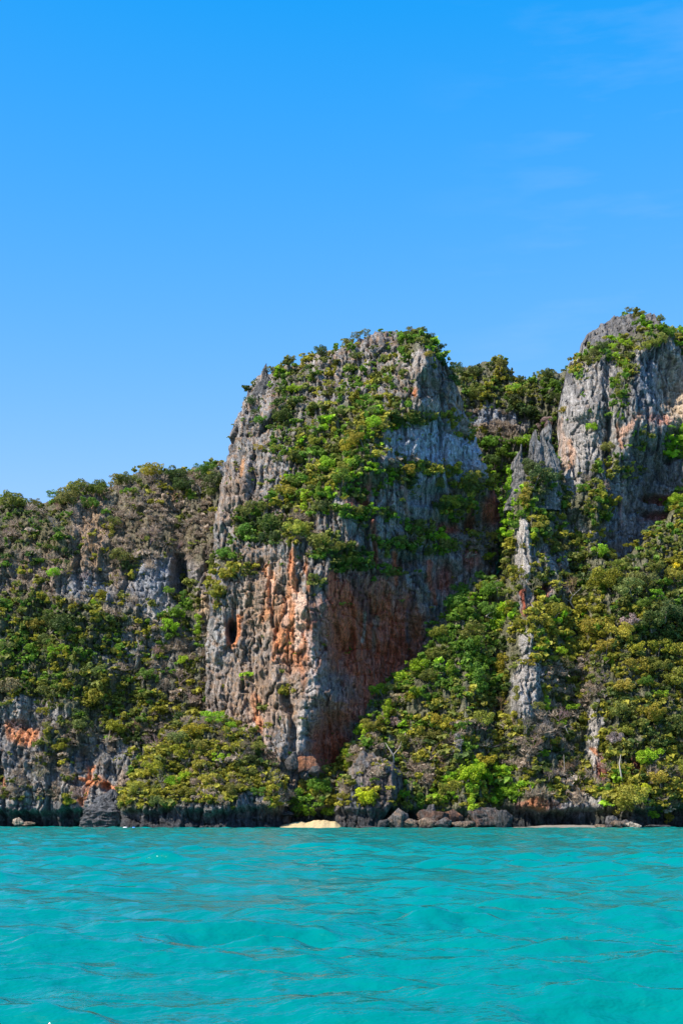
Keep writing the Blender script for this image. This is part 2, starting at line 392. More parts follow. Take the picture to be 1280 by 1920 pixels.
patD = [(GREY*.5, 'e', (1165, 622, 90, 44), 0.75), (PALE, 'e', (1075, 830, 42, 90), 0.55), (np.array((.66, .40, .26)), 's', [(1065, 830), (1072, 850), (1062, 880)], 8, 0.85), (np.array((.66, .42, .28)), 's', [(1052, 780), (1055, 850), (1048, 900)], 6, 0.6),
        (np.array((.66, .38, .25)), 's', [(1215, 765), (1190, 785), (1165, 815)], 9, 0.8), (np.array((.6, .33, .2)), 's', [(1155, 800), (1160, 840)], 6, 0.8),
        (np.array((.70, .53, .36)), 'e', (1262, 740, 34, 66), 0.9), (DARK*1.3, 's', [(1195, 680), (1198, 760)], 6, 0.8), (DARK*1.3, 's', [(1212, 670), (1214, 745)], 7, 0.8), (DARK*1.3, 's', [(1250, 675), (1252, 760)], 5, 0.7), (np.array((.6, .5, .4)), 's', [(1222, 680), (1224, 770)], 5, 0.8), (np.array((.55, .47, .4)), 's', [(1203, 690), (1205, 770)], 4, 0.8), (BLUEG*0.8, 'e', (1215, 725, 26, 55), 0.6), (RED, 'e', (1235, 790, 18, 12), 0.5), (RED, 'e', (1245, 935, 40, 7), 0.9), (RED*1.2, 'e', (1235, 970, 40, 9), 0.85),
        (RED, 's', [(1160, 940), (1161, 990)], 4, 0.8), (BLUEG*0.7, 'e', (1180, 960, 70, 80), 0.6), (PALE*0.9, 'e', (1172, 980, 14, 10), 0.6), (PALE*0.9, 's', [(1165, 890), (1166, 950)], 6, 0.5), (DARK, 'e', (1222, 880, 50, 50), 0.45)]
hillD = Mass('tower_cliff', polyD, depD, 1.0, seed=3, veg=vegD, veg0=0.04, patches=patD, flute=0.8, rnd=(48, 10), recess=[(1240, 938, 38, 8, 5), (1238, 968, 36, 8, 4), (1250, 730, 26, 50, 5)], lumps=0.7, base=GREY*1.05)

# ---- B: the great central peak
def prowB(py):
    return np.interp(py, [600, 650, 700, 780, 850, 900, 1000, 1100, 1250, 1350, 1450, 1560], [800, 800, 790, 735, 690, 660, 622, 606, 596, 565, 545, 540])
def depB(px, py):
    pr = prowB(py); z = (1552-py)*m15
    y = 394 + np.sqrt(np.maximum(pr-px, 0)**2+100)*m15*0.62 + np.sqrt(np.maximum(px-pr, 0)**2+100)*m15*0.93
    y += z*0.10 + np.maximum(z-95, 0)*0.55 - 4
    y -= 5*np.exp(-((px-790)/28)**2)*ell(px, py, 790, 700, 60, 90, 0.5)
    return y
polyB = [(500, 1590), (470, 1545), (450, 1480), (400, 1420), (386, 1335), (387, 1280), (388, 1200), (392, 1120), (398, 1040), (404, 980), (412, 920), (420, 872), (430, 845), (436, 812), (445, 795), (455, 768),
         (464, 740), (474, 722), (483, 707), (495, 698), (500, 706), (512, 702), (545, 684), (600, 664), (650, 651), (690, 637), (715, 626), (745, 619), (770, 613), (796, 622),
         (808, 640), (820, 660), (833, 682), (848, 704), (860, 735), (872, 778), (888, 820), (902, 860), (918, 900), (930, 940), (938, 980), (935, 1040), (925, 1100), (900, 1200), (860, 1590)]
vegB = [(620, 690, 130, 40, 0.42, 'gmdo'), (560, 735, 46, 60, 0.8, 'gmdb'), (660, 750, 90, 50, 0.42, 'gmo'), (725, 650, 60, 40, 0.22, 'gmo'), (780, 640, 36, 22, 0.85, 'bgm'), (745, 720, 26, 50, 0.6, 'gm'), (825, 665, 30, 20, 0.8, 'gmd'),
        (850, 700, 22, 26, 0.75, 'gmd'), (800, 678, 32, 14, 0.5, 'gm'), (690, 795, 60, 50, 0.95, 'obgo'), (600, 840, 70, 60, 0.9, 'gobm'), (540, 800, 40, 40, 0.7, 'gdm'), (640, 880, 80, 55, 1.0, 'obgm'), (570, 930, 60, 45, 1.0, 'bogm'), (480, 745, 18, 34, 0.55, 'dg'),
        (480, 800, 22, 60, 0.18, 'gm'), (500, 880, 30, 40, 0.35, 'gm'), (480, 985, 42, 38, 1.0, 'mgd'), (510, 1000, 46, 26, 1.0, 'dmg'), (560, 985, 34, 36, 0.9, 'gow'), (430, 1050, 24, 26, 0.8, 'mg'), (445, 1072, 34, 20, 0.85, 'go'), (408, 1112, 18, 18, 0.9, 'o'),
        (612, 1025, 30, 24, 1.0, 'gm'), (645, 1048, 46, 24, 1.0, 'gmd'), (590, 1090, 20, 26, 0.35, 'g'), (735, 860, 36, 26, 0.5, 'wg'), (745, 895, 44, 20, 0.9, 'gbm'), (810, 885, 40, 14, 0.7, 'go'), (880, 912, 40, 20, 0.85, 'go'), (860, 800, 52, 22, 0.7, 'wgo'),
        (770, 785, 50, 16, 0.75, 'gd'), (690, 965, 64, 14, 0.9, 'gbm'), (845, 948, 42, 24, 0.9, 'gom'), (745, 1022, 50, 16, 0.85, 'gm'), (778, 992, 24, 20, 0.75, 'gm'), (825, 1018, 34, 30, 0.95, 'gbm'), (730, 1080, 40, 12, 0.6, 'gm'), (900, 1020, 34, 50, 0.45, 'wgo'),
        (460, 1270, 10, 6, 0.7, 'b'), (545, 1292, 12, 9, 0.7, 'o'), (495, 1322, 10, 8, 0.6, 'g'), (500, 1362, 16, 8, 0.7, 'o'), (800, 840, 60, 26, 0.08, 'g'), (440, 830, 8, 60, 0.3, 'go')]
patB = [(ORANGE, 's', [(497, 1065), (512, 1090), (506, 1130), (497, 1165)], 12, 0.95), (ORANGE, 's', [(548, 1040), (552, 1085), (540, 1125), (520, 1215)], 10, 0.85),
        (ORANGE, 'e', (550, 1190, 34, 60), 0.92), (ORANGE, 's', [(520, 1210), (512, 1240)], 10, 0.7), (OCHRE*1.25, 'e', (500, 1130, 50, 80), 0.45), (np.array((.8, .56, .42)), 's', [(540, 1130), (535, 1180)], 6, 0.6), (OCHRE*1.3, 'e', (520, 1300, 60, 60), 0.35), (np.array((.7, .5, .38)), 's', [(590, 1180), (596, 1260)], 6, 0.7), (np.array((.66, .45, .33)), 's', [(500, 1320), (505, 1390)], 10, 0.5), (ORANGE*.9, 's', [(575, 1060), (580, 1110)], 6, 0.7), (ORANGE*.9, 's', [(560, 1240), (575, 1300)], 8, 0.5), (np.array((.86, .60, .44)), 's', [(556, 1100), (563, 1150), (558, 1215)], 12, 0.95), (np.array((.86, .55, .38)), 's', [(503, 1075), (512, 1100), (504, 1130)], 6, 0.8), (ORANGE, 's', [(550, 1060), (556, 1110)], 9, 0.8), (ORANGE, 's', [(448, 1155), (444, 1190), (438, 1214)], 8, 0.95),
        (np.array((.72, .38, .18)), 's', [(455, 868), (456, 893)], 5, 0.9), (ORANGE*1.05, 's', [(483, 1310), (484, 1345), (488, 1372)], 9, 0.8), (np.array((.66, .47, .35)), 's', [(465, 1335), (468, 1366)], 8, 0.75),
        (PALE*1.1, 's', [(578, 1190), (590, 1270), (580, 1300)], 9, 0.75), (PALE, 's', [(570, 1330), (560, 1420)], 14, 0.6), (PALE, 's', [(610, 1130), (612, 1250)], 6, 0.4),
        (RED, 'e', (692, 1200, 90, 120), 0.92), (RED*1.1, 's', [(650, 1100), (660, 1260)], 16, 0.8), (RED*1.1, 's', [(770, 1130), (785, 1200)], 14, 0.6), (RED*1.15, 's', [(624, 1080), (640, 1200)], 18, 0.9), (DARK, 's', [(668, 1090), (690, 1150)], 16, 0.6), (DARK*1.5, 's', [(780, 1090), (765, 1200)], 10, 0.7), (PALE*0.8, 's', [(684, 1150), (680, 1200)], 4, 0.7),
        (np.array((.36, .24, .18)), 's', [(705, 1150), (700, 1215)], 6, 0.7), (RED, 'e', (620, 1410, 38, 60), 0.9), (RED*1.25, 'e', (650, 1330, 50, 24), 0.6), (np.array((.3, .24, .2)), 'e', (625, 1300, 36, 40), 0.55),
        (RED, 'e', (830, 1085, 18, 30), 0.85), (ORANGE*.7, 's', [(758, 920), (762, 968)], 7, 0.8), (RED*1.3, 's', [(690, 895), (680, 950)], 10, 0.5), (RED, 'e', (740, 1070, 14, 18), 0.6), (RED*1.1, 'e', (925, 955, 18, 26), 0.85), (ORANGE*.6, 'e', (885, 970, 8, 22), 0.7), (RED, 'e', (840, 990, 20, 12), 0.8),
        (np.array((.62, .42, .34)), 's', [(782, 1110), (790, 1145)], 7, 0.8), (ORANGE*.7, 'e', (780, 1175, 14, 28), 0.6), (BLUEG*1.45, 'e', (830, 850, 105, 56), 0.9), (PALE, 'e', (900, 890, 24, 24), 0.6), (BLUEG*.8, 'e', (790, 940, 50, 40), 0.5), (BLUEG*.45, 'e', (760, 1040, 140, 60), 0.35), (RED*.8, 's', [(700, 990), (705, 1060)], 9, 0.7), (RED, 's', [(735, 1040), (742, 1090)], 8, 0.8), (ORANGE*.8, 's', [(660, 1020), (655, 1070)], 6, 0.6), (RED*.9, 's', [(800, 1060), (812, 1130)], 8, 0.7), (RED*.8, 'e', (880, 1050, 16, 24), 0.6), (RED*.7, 's', [(670, 900), (660, 960)], 12, 0.6), (PALE*.8, 's', [(735, 930), (738, 990)], 5, 0.6), (PALE, 's', [(762, 1070), (770, 1100)], 4, 0.6),  # blue-grey slab is painted paler than its stone to brighten the shaded face
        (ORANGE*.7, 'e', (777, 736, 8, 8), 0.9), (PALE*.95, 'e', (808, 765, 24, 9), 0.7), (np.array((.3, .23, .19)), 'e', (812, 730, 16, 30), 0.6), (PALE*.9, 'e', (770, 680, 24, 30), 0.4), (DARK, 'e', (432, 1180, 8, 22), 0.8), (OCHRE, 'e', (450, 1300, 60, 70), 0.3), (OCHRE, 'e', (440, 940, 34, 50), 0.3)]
hillB = Mass('cliff', polyB, depB, 1.0, seed=4, veg=vegB, veg0=0.05, patches=patB, flute=1.1, ochre=0.5, rnd=(30, 6),
             recess=[(432, 1182, 8, 20, 9), (700, 1215, 85, 95, 6), (630, 1400, 40, 60, 7), (800, 733, 14, 26, 2.5), (505, 1120, 12, 40, -0.5), (548, 1380, 8, 60, 4), (690, 930, 40, 26, 4), (835, 1085, 20, 28, 4), (800, 935, 40, 16, 3), (850, 985, 44, 16, 3.5), (740, 1055, 50, 14, 3), (900, 975, 24, 24, 3), (760, 985, 30, 12, 2)])

# ---- E: the forested spur and talus in front, right half
def depE(px, py):
    z = (1552-py)*m15
    y = 388 + z*0.50 - 7*np.exp(-((px-985)/38)**2)*sst(0, 30, z) + 4*np.exp(-((px-925)/30)**2) - 5*np.exp(-((px-880)/40)**2)*sst(60, 30, z)
    y += 5*np.exp(-((px-1080)/30)**2)*sst(0, 30, z) - 4*np.exp(-((px-1180)/50)**2) + 3*np.exp(-((px-740)/40)**2)*sst(10, 20, z)
    y += 10*sst(1010, 960, px)*0*z
    return y
polyE = [(515, 1590), (520, 1548), (530, 1500), (545, 1462), (600, 1452), (640, 1440), (655, 1395), (672, 1352), (688, 1318), (715, 1286), (760, 1262), (798, 1240), (806, 1180), (840, 1150), (868, 1098), (900, 1085), (950, 1090),
         (942, 1030), (942, 965), (952, 925), (975, 905), (1000, 868), (1030, 866), (1050, 900), (1090, 925), (1110, 975), (1130, 1040), (1165, 1066), (1190, 1028), (1230, 985), (1262, 955), (1300, 915), (1420, 860), (1430, 1590)]
vegE = [(1075, 1290, 90, 60, 0.9, 'wogw'), (985, 1400, 60, 40, 0.9, 'wwog'), (1060, 1430, 60, 50, 0.9, 'wgod'), (890, 1380, 50, 40, 0.95, 'owgm'), (880, 1470, 60, 44, 1.0, 'bbob'), (960, 1490, 24, 20, 1.0, 'b'), (820, 1420, 60, 50, 0.95, 'wogd'), (700, 1370, 60, 40, 0.95, 'bgow'),
        (870, 1200, 75, 110, 1.0, 'mbmgm'), (760, 1310, 60, 60, 0.95, 'bgmo'), (930, 1250, 30, 80, 1.0, 'dmog'), (940, 1340, 50, 50, 1.0, 'ogwo'), (880, 1320, 70, 50, 1.0, 'gomg'), (590, 1480, 50, 30, 1.0, 'bgog'), (560, 1510, 40, 40, 1.0, 'mbm'),
        (1060, 1180, 90, 70, 1.0, 'oogbo'), (1200, 1130, 120, 80, 1.0, 'gomgd'), (1200, 1300, 120, 110, 1.0, 'oggdo'), (1230, 1220, 80, 70, 1.0, 'dogd'), (1040, 960, 60, 50, 0.95, 'dgmo'), (960, 960, 24, 60, 1.0, 'bb'), (1190, 1500, 60, 44, 1.0, 'yoob'), (1250, 1480, 50, 60, 1.0, 'ogwo'), (1270, 1060, 40, 30, 1.0, 'gyo'), (955, 1060, 20, 50, 1.0, 'og'), (980, 1035, 16, 64, 0.03, 'g'), (1030, 1050, 32, 26, 0.35, 'gmd'), (1060, 985, 36, 22, 0.6, 'gmo'), (1005, 1050, 20, 20, 0.5, 'go'), (984, 1130, 14, 26, 0.1, 'w'), (1018, 1110, 12, 16, 0.05, 'w'), (983, 1210, 13, 22, 0.12, 'g'), (985, 1295, 30, 58, 0.02, 'g'),
        (1112, 1370, 12, 52, 0.06, 'w'), (1122, 1440, 14, 26, 0.2, 'w'), (1005, 1510, 46, 18, 0.15, 'w'), (1090, 1510, 40, 20, 0.3, 'w'), (1190, 1440, 16, 22, 0.15, 'd')]
patE = [(PALE*.9, 's', [(978, 980), (982, 1085)], 15, 0.95), (PALE*.75, 's', [(982, 1200), (988, 1345)], 24, 0.9), (RED*.6, 's', [(976, 1105), (978, 1160)], 5, 0.9), (RED*.6, 'e', (1013, 1110, 12, 15), 0.95), (PALE*.95, 's', [(1105, 1330), (1115, 1430)], 11, 0.95),
        (RED*.5, 'e', (1130, 1440, 16, 22), 0.9), (ORANGE*.8, 's', [(1110, 1400), (1122, 1415)], 5, 0.9), (ORANGE*.8, 'e', (1005, 1508, 36, 10), 0.8), (RED*.4, 'e', (1190, 1440, 24, 24), 0.8), (OCHRE, 's', [(1262, 1500), (1268, 1530)], 6, 0.8), (ORANGE*.8, 's', [(636, 1440), (628, 1470)], 5, 0.7), (PALE*.8, 'e', (1080, 1520, 30, 14), 0.5)]
hillE = Mass('forested_slope', polyE, depE, 1.0, seed=5, veg=vegE, veg0=0.95, patches=patE, rnd=(40, 8), notch=5, jagamp=3, base=GREY*1.05, recess=[(1014, 1110, 11, 15, 3.5), (1190, 1440, 15, 18, 3), (980, 1035, 13, 60, -2.5), (982, 1220, 12, 26, -1.5), (984, 1300, 25, 56, -3), (1112, 1372, 8, 52, -1.5), (1160, 1130, 40, 14, -2)])

# ---- F: the low bushy headland on the left
def depF(px, py):
    z = (1552-py)*m15
    return 376 + z*0.72 + ((px-390)/150)**2*3
polyF = [(212, 1590), (228, 1530), (232, 1508), (232, 1488), (252, 1462), (276, 1428), (302, 1396), (336, 1358), (378, 1340), (408, 1342), (440, 1358), (480, 1382), (508, 1402), (528, 1440), (540, 1492), (530, 1540), (545, 1590)]
vegF = [(380, 1430, 190, 85, 1.0, 'oogwo'), (300, 1480, 90, 30, 1.0, 'ooyog'), (470, 1500, 34, 16, 0.1, 'w'), (480, 1420, 50, 50, 1.0, 'dgwg'), (380, 1540, 200, 26, 0.0, 'w')]
hillF = Mass('headland', polyF, depF, 1.0, seed=6, veg=vegF, veg0=0.9, patches=[(BLUEG*.5, 'e', (480, 1500, 40, 18), 0.5)], rnd=(34, 9), notch=4, base=GREY*0.8)

# ---- G: the leaning outcrop beside the small beach
def depG(px, py):
    return 377 + (1552-py)*m15*0.4 + np.where(px > 735, (px-735)*0.3, (735-px)*0.05)
polyG = [(608, 1590), (618, 1530), (628, 1500), (645, 1470), (655, 1440), (678, 1408), (700, 1412), (735, 1432), (758, 1452), (752, 1480), (735, 1512), (715, 1540), (700, 1590)]
hillG = Mass('outcrop', polyG, depG, 0.8, seed=8, veg=[(712, 1440, 24, 10, 0.5, 'ow'), (690, 1492, 20, 14, 0.6, 'y'), (646, 1500, 20, 10, 0.6, 'o'), (650, 1470, 14, 24, 0.7, 'ogw'), (680, 1430, 30, 14, 0.25, 'w')], veg0=0.1,
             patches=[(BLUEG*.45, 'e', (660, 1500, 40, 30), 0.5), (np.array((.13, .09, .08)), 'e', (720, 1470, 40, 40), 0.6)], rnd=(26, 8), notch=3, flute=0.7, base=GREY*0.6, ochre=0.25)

FRONT = {hillC: [hillA, hillB, hillD, hillE], hillA: [hillB, hillF], hillD: [hillE], hillB: [hillE, hillF, hillG], hillE: [hillG], hillF: [], hillG: []}
def hidden(ms, px, py, m=0):
    for f in FRONT[ms]:
        r = f.at(px, py)
        if r is not None and r[2] > m: return True
    return False

# ------------------------------------------------------------------ water: one sheet, fine where it is seen
def build_water():
    ys = [-900, -400, -150, -60, -25, -8, 0, 5, 9, 12]
    y = 14.0
    while y < 455:
        ys.append(y); y += min(max(y*y/(CAM_Z*F)*0.72, 0.05), 0.36 if y < 120 else 0.8)
    ys += [470, 520, 700, 1100, 2000, 4500, 9000]
    ys = np.array(ys)
    sc = np.linspace(-1, 1, 400)
    nC = len(sc)
    xo = np.array([1.12, 1.4, 2, 3.5, 7, 20, 60])
    s = np.concatenate([-xo[::-1], sc, xo])
    X = s[None, :]*(np.abs(ys)[:, None]*0.275+3.5)
    Y = np.repeat(ys[:, None], len(s), 1)
    r = np.random.default_rng(11)
    Z = np.zeros_like(X); DX = np.zeros_like(X); DY = np.zeros_like(X)
    rowsp = np.gradient(ys)[:, None]; colsp = np.gradient(X, axis=1)
    mod = 0.75+0.6*fbm(X/17, Y/17, 2, 5)
    for i in range(120):
        lam = 0.26*(9.0/0.26)**r.random()
        th = math.radians(-99 + r.normal(0, 22 if lam > 1.8 else 42))
        k = 2*math.pi/lam; a = (0.078 if 1.8 < lam < 4.5 else 0.05 if 1.0 < lam < 4.5 else 0.046 if lam <= 1.0 else 0.036)/k
        ph = r.random()*6.28
        att = np.clip((lam/np.maximum(np.abs(rowsp), 1e-3)-2.2)/2, 0, 1)*np.clip((lam/np.maximum(np.abs(colsp), 1e-3)-2.2)/2, 0, 1)
        arg = k*(X*math.cos(th)+Y*math.sin(th)) + ph + 0.8*perlin(X/9, Y/9, i)
        A = a*att*mod
        Z += A*np.sin(arg); DX += A*math.cos(th)*np.cos(arg)*0.5; DY += A*math.sin(th)*np.cos(arg)*0.5
    V = np.stack([X+DX, Y+DY, Z], -1).reshape(-1, 3)
    idx = np.arange(X.size).reshape(X.shape)
    q = np.stack([idx[:-1, :-1], idx[:-1, 1:], idx[1:, 1:], idx[1:, :-1]], -1).reshape(-1, 4)
    me = new_mesh('water', V, q); smooth(me)
    m, n, l, p = mat('sea_water')
    pos = n.new('ShaderNodeNewGeometry').outputs['Position']
    big = noise(n, l, pos, 0.03, 3, 0.5, (1, 0.5, 1))
    cr = n.new('ShaderNodeValToRGB'); cr.color_ramp.elements[0].position = 0.35; cr.color_ramp.elements[1].position = 0.65
    cr.color_ramp.elements[0].color = (0.0, 0.178, 0.158, 1); cr.color_ramp.elements[1].color = (0.0, 0.215, 0.190, 1)
    l.new(big, cr.inputs[0]); l.new(cr.outputs[0], p.inputs['Base Color'])
    p.inputs['Roughness'].default_value = 0.06; p.inputs['IOR'].default_value = 1.34; p.inputs['Specular IOR Level'].default_value = 0.5
    w1 = noise(n, l, pos, 0.9, 5, 0.55, (0.7, 1.3, 1)); w2 = noise(n, l, pos, 4.5, 3, 0.5, (0.8, 1.3, 1))
    b1 = n.new('ShaderNodeBump'); b1.inputs['Strength'].default_value = 1.0; b1.inputs['Distance'].default_value = 0.27
    b2 = n.new('ShaderNodeBump'); b2.inputs['Strength'].default_value = 1.0; b2.inputs['Distance'].default_value = 0.014
    l.new(w1, b1.inputs['Height']); l.new(w2, b2.inputs['Height']); l.new(b1.outputs[0], b2.inputs['Normal']); l.new(b2.outputs[0], p.inputs['Normal'])
    me.materials.append(m)
    tag(link('water', me), kind='structure')
build_water()
# sea bed / land sheet under everything, out to the horizon
xs = np.array([-9000, -300, 300, 9000.]); 
g = new_mesh('seabed', np.array([(-9000, -900, -4), (9000, -900, -4), (9000, 9000, -4), (-9000, 9000, -4)], float), np.array([[0, 1, 2, 3]]))
m, n, l, p = mat('seabed_sand'); p.inputs['Base Color'].default_value = (0.2, 0.25, 0.2, 1); g.materials.append(m)
tag(link('seabed', g), kind='structure')

# ------------------------------------------------------------------ beaches
def beach(name, px0, px1, Ynear, Yfar, top, col, seed, wob=2.0):
    nx, ny = 90, 24
    X0 = (px0-640)/F*Ynear; X1 = (px1-640)/F*Ynear
    u, v = np.meshgrid(np.linspace(0, 1, nx), np.linspace(0, 1, ny))
    edge = np.clip(np.minimum(u*3.2, (1-u)*9), 0, 1)**0.7*(0.75+0.5*fbm(u*4, u*0, 3, seed+8)+0.25*u)
    edge = np.clip(edge, 0, 1.1)
    X = X0+(X1-X0)*u; Y = Ynear + (Yfar-Ynear)*v + (1-edge)*3 + fbm(u*5, v*0, 2, seed)*wob*(1-v)
    Z = -0.5 + (top+0.5)*np.minimum(1, v*1.25)**0.8*(0.35+0.65*edge) + fbm(X/2.5, Y/2.5, 3, seed)*0.22
    V = np.stack([X, Y, Z], -1).reshape(-1, 3); idx = np.arange(nx*ny).reshape(ny, nx)
    me = new_mesh(name, V, np.stack([idx[:-1, :-1], idx[:-1, 1:], idx[1:, 1:], idx[1:, :-1]], -1).reshape(-1, 4)); smooth(me)
    m, n, l, p = mat(name+'_sand')
    pos = n.new('ShaderNodeNewGeometry').outputs['Position']
    c = n.new('ShaderNodeRGB'); c.outputs[0].default_value = (*col, 1)
    l.new(mulcol(n, l, c.outputs[0], rng_node(n, l, noise(n, l, pos, 1.5, 7, 0.65), 0.3, 0.7, 0.65, 1.25)), p.inputs['Base Color']); p.inputs['Roughness'].default_value = 0.95
    b = n.new('ShaderNodeBump'); b.inputs['Distance'].default_value = 0.15; l.new(noise(n, l, pos, 3, 5), b.inputs['Height']); l.new(b.outputs[0], p.inputs['Normal'])
    me.materials.append(m); tag(link('beach', me), kind='structure', label=None)
beach('beach', 520, 640, 371, 386, 2.0, (0.60, 0.44, 0.22), 3)
beach('shingle', 955, 1200, 376, 386, 0.75, (0.26, 0.22, 0.17), 5, 1.0)

# ------------------------------------------------------------------ boulders, spires and other separate rocks
def rock_mesh(name, size, seed, col, col2=None, spike=0.0, lean=0.0, n=56, dark_base=0.35):
    """closed irregular rock, base at z=0, size=(w,d,h) metres"""
    th, ph = np.meshgrid(np.linspace(0, 2*np.pi, n, endpoint=False), np.linspace(0, np.pi, n//2))
    x = np.sin(ph)*np.cos(th); y = np.sin(ph)*np.sin(th); z = np.cos(ph)
    d = np.stack([x, y, z], -1)
    r = np.random.default_rng(seed); R = np.full(x.shape, 10.0)
    for i in range(16):                                   # cut by planes: facets like split limestone
        nn = r.normal(size=3); nn /= np.linalg.norm(nn); h = r.uniform(0.62, 1.0)
        dp = d@nn; R = np.where(dp > 0.05, np.minimum(R, h/np.maximum(dp, 0.05)), R)
    R = np.minimum(R, 1.25)
    R *= 1+(0.16*fbm(th*1.9+z*2, z*3+seed, 3, seed) + 0.27*ridged(np.cos(th)*2.4+z, np.sin(th)*2.4+z*2.2+seed, 4, seed+1) + 0.10*fbm(np.cos(th)*6+z*3, np.sin(th)*6+z*6, 3, seed+4))*np.sin(ph)**0.7
    z1 = R*z; k = 1-spike*np.clip((z1+1)/2, 0, 1)
    X = R*x*k*size[0]/2 + lean*(z1+1)*size[2]*0.5; Y = R*y*k*size[1]/2; Z = (z1+0.8)/1.75*size[2]
    V = np.stack([X, Y, Z], -1).reshape(-1, 3); m_ = n//2
    idx = np.arange(n*m_).reshape(m_, n); nxt = np.roll(idx, -1, 1)
    q = np.stack([idx[:-1], idx[1:], nxt[1:], nxt[:-1]], -1).reshape(-1, 4)
    me = new_mesh(name, V, q); smooth(me)
    c = np.tile(np.array(col), (len(V), 1))*(1+0.4*fbm(X.ravel()*1.2, Z.ravel()*1.2, 3, seed+3))[:, None]
    if col2 is not None:
        a = sst(0.0, 0.3, fbm(X.ravel()/1.5+4, Z.ravel()/1.5, 3, seed+5))[:, None]*0.85; c = c*(1-a)+np.array(col2)*a
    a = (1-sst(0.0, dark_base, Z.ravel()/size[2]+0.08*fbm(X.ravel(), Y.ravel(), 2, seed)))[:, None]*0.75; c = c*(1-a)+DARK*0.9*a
    vcol(me, 'col', c.clip(0.01, 0.9)); me.materials.append(BOULDER)
    return me
def rock(name, cx, base_py, w_px, h_px, Y, col, label, seed, col2=None, cat='boulder', group='boulders along the shore', depth=None, **kw):
    x, y, z = P(cx, base_py, Y); s = Y/F
    me = rock_mesh(name, (w_px*s, (depth or w_px*0.75)*s, h_px*s), seed, col, col2, **kw)
    o = link(name, me, loc=(x, y, max(z, -0.5) if name == 'boulder' else z)); o.rotation_euler = (0, 0, 0)
    tag(o, label, cat, group if name == 'boulder' else None)
    return o
G1 = (0.15, 0.14, 0.13); G2 = (0.10, 0.095, 0.09); BRN = (0.15, 0.09, 0.065); ORG = (0.38, 0.17, 0.09); TN = (0.28, 0.2, 0.14)
B = [
 (748, 1554, 46, 38, 374, G1, TN, 'pale grey rounded boulder with banded base right of the leaning outcrop'),
 (718, 1554, 20, 18, 372, G2, None, 'small dark boulder wedged at the foot of the leaning outcrop'),
 (765, 1554, 34, 22, 373, TN, G2, 'tan boulder at the waterline right of the pale grey boulder'),
 (806, 1542, 20, 34, 378, G1, None, 'grey pointed rock standing on top of the brown boulder pile'),
 (818, 1554, 54, 38, 376, BRN, G1, 'large reddish brown rugged boulder under the yellow-green bushes'),
 (846, 1554, 42, 34, 377, BRN, ORG, 'brown boulder with an orange-stained top beside the reddish pile'),
 (800, 1554, 32, 24, 373, TN, BRN, 'knobbly tan rock in front of the reddish brown boulder'),
 (832, 1554, 28, 18, 372, G1, BRN, 'low grey-brown stone at the water in front of the brown pile'),
 (866, 1554, 40, 14, 373, TN, G2, 'flat tan ledge stone left end of the low dark ledge'),
 (888, 1554, 36, 18, 374, BRN, G2, 'low dark brown ledge stone right of the flat tan stone'),
 (912, 1552, 66, 42, 383, (0.12, 0.11, 0.1), BRN, 'big grey boulder with an orange right shoulder above a dark undercut'),
 (944, 1554, 32, 34, 381, G2, None, 'dark squat boulder right of the big orange-shouldered one'),
 (1146, 1551, 18, 20, 379, G1, None, 'dark grey stone at the left of the small rock pile'),
 (1156, 1553, 22, 14, 377, TN, None, 'sunlit tan stone low in the small rock pile'),
 (1170, 1552, 18, 16, 377, G1, TN, 'grey and tan stone in the middle of the small rock pile'),
 (1187, 1553, 22, 11, 376, (0.5, .42, .32), None, 'pale cream stone at the right end of the rock pile'),
 (1140, 1554, 14, 9, 376, G2, None, 'little dark stone at the water left of the rock pile'),
 (1125, 1553, 20, 8, 378, TN, None, 'low tan stone on the shingle left of the rock pile'),
 (1232, 1554, 34, 8, 379, G2, None, 'low dark rock awash below the right-hand cliff foot'),
 (36, 1548, 18, 16, 406, (0.5, .4, .3), None, 'small pale rounded boulder under the far left sea cliff'),
 (52, 1549, 22, 9, 406, TN, None, 'flat tan slab beside the pale boulder, far left'),
 (572, 1446, 34, 30, 388, ORG, BRN, 'orange-pink boulder at the mouth of the red cave'),
 (548, 1446, 20, 34, 388, G1, None, 'grey upright boulder left of the orange-pink one'),
 (590, 1452, 18, 16, 386, G1, BRN, 'small grey stone right of the orange-pink boulder'),
 (690, 1556, 40, 7, 371, G2, None, 'dark low reef rock at the water below the leaning outcrop'),
 (538, 1530, 26, 8, 388, G2, None, 'small dark rock behind the left end of the sandy beach')]
for i, (cx, by, w_, h_, Y, c1, c2, lab) in enumerate(B):
    rock('boulder', cx, by, w_, h_, Y, c1, lab, 100+i*7, c2)
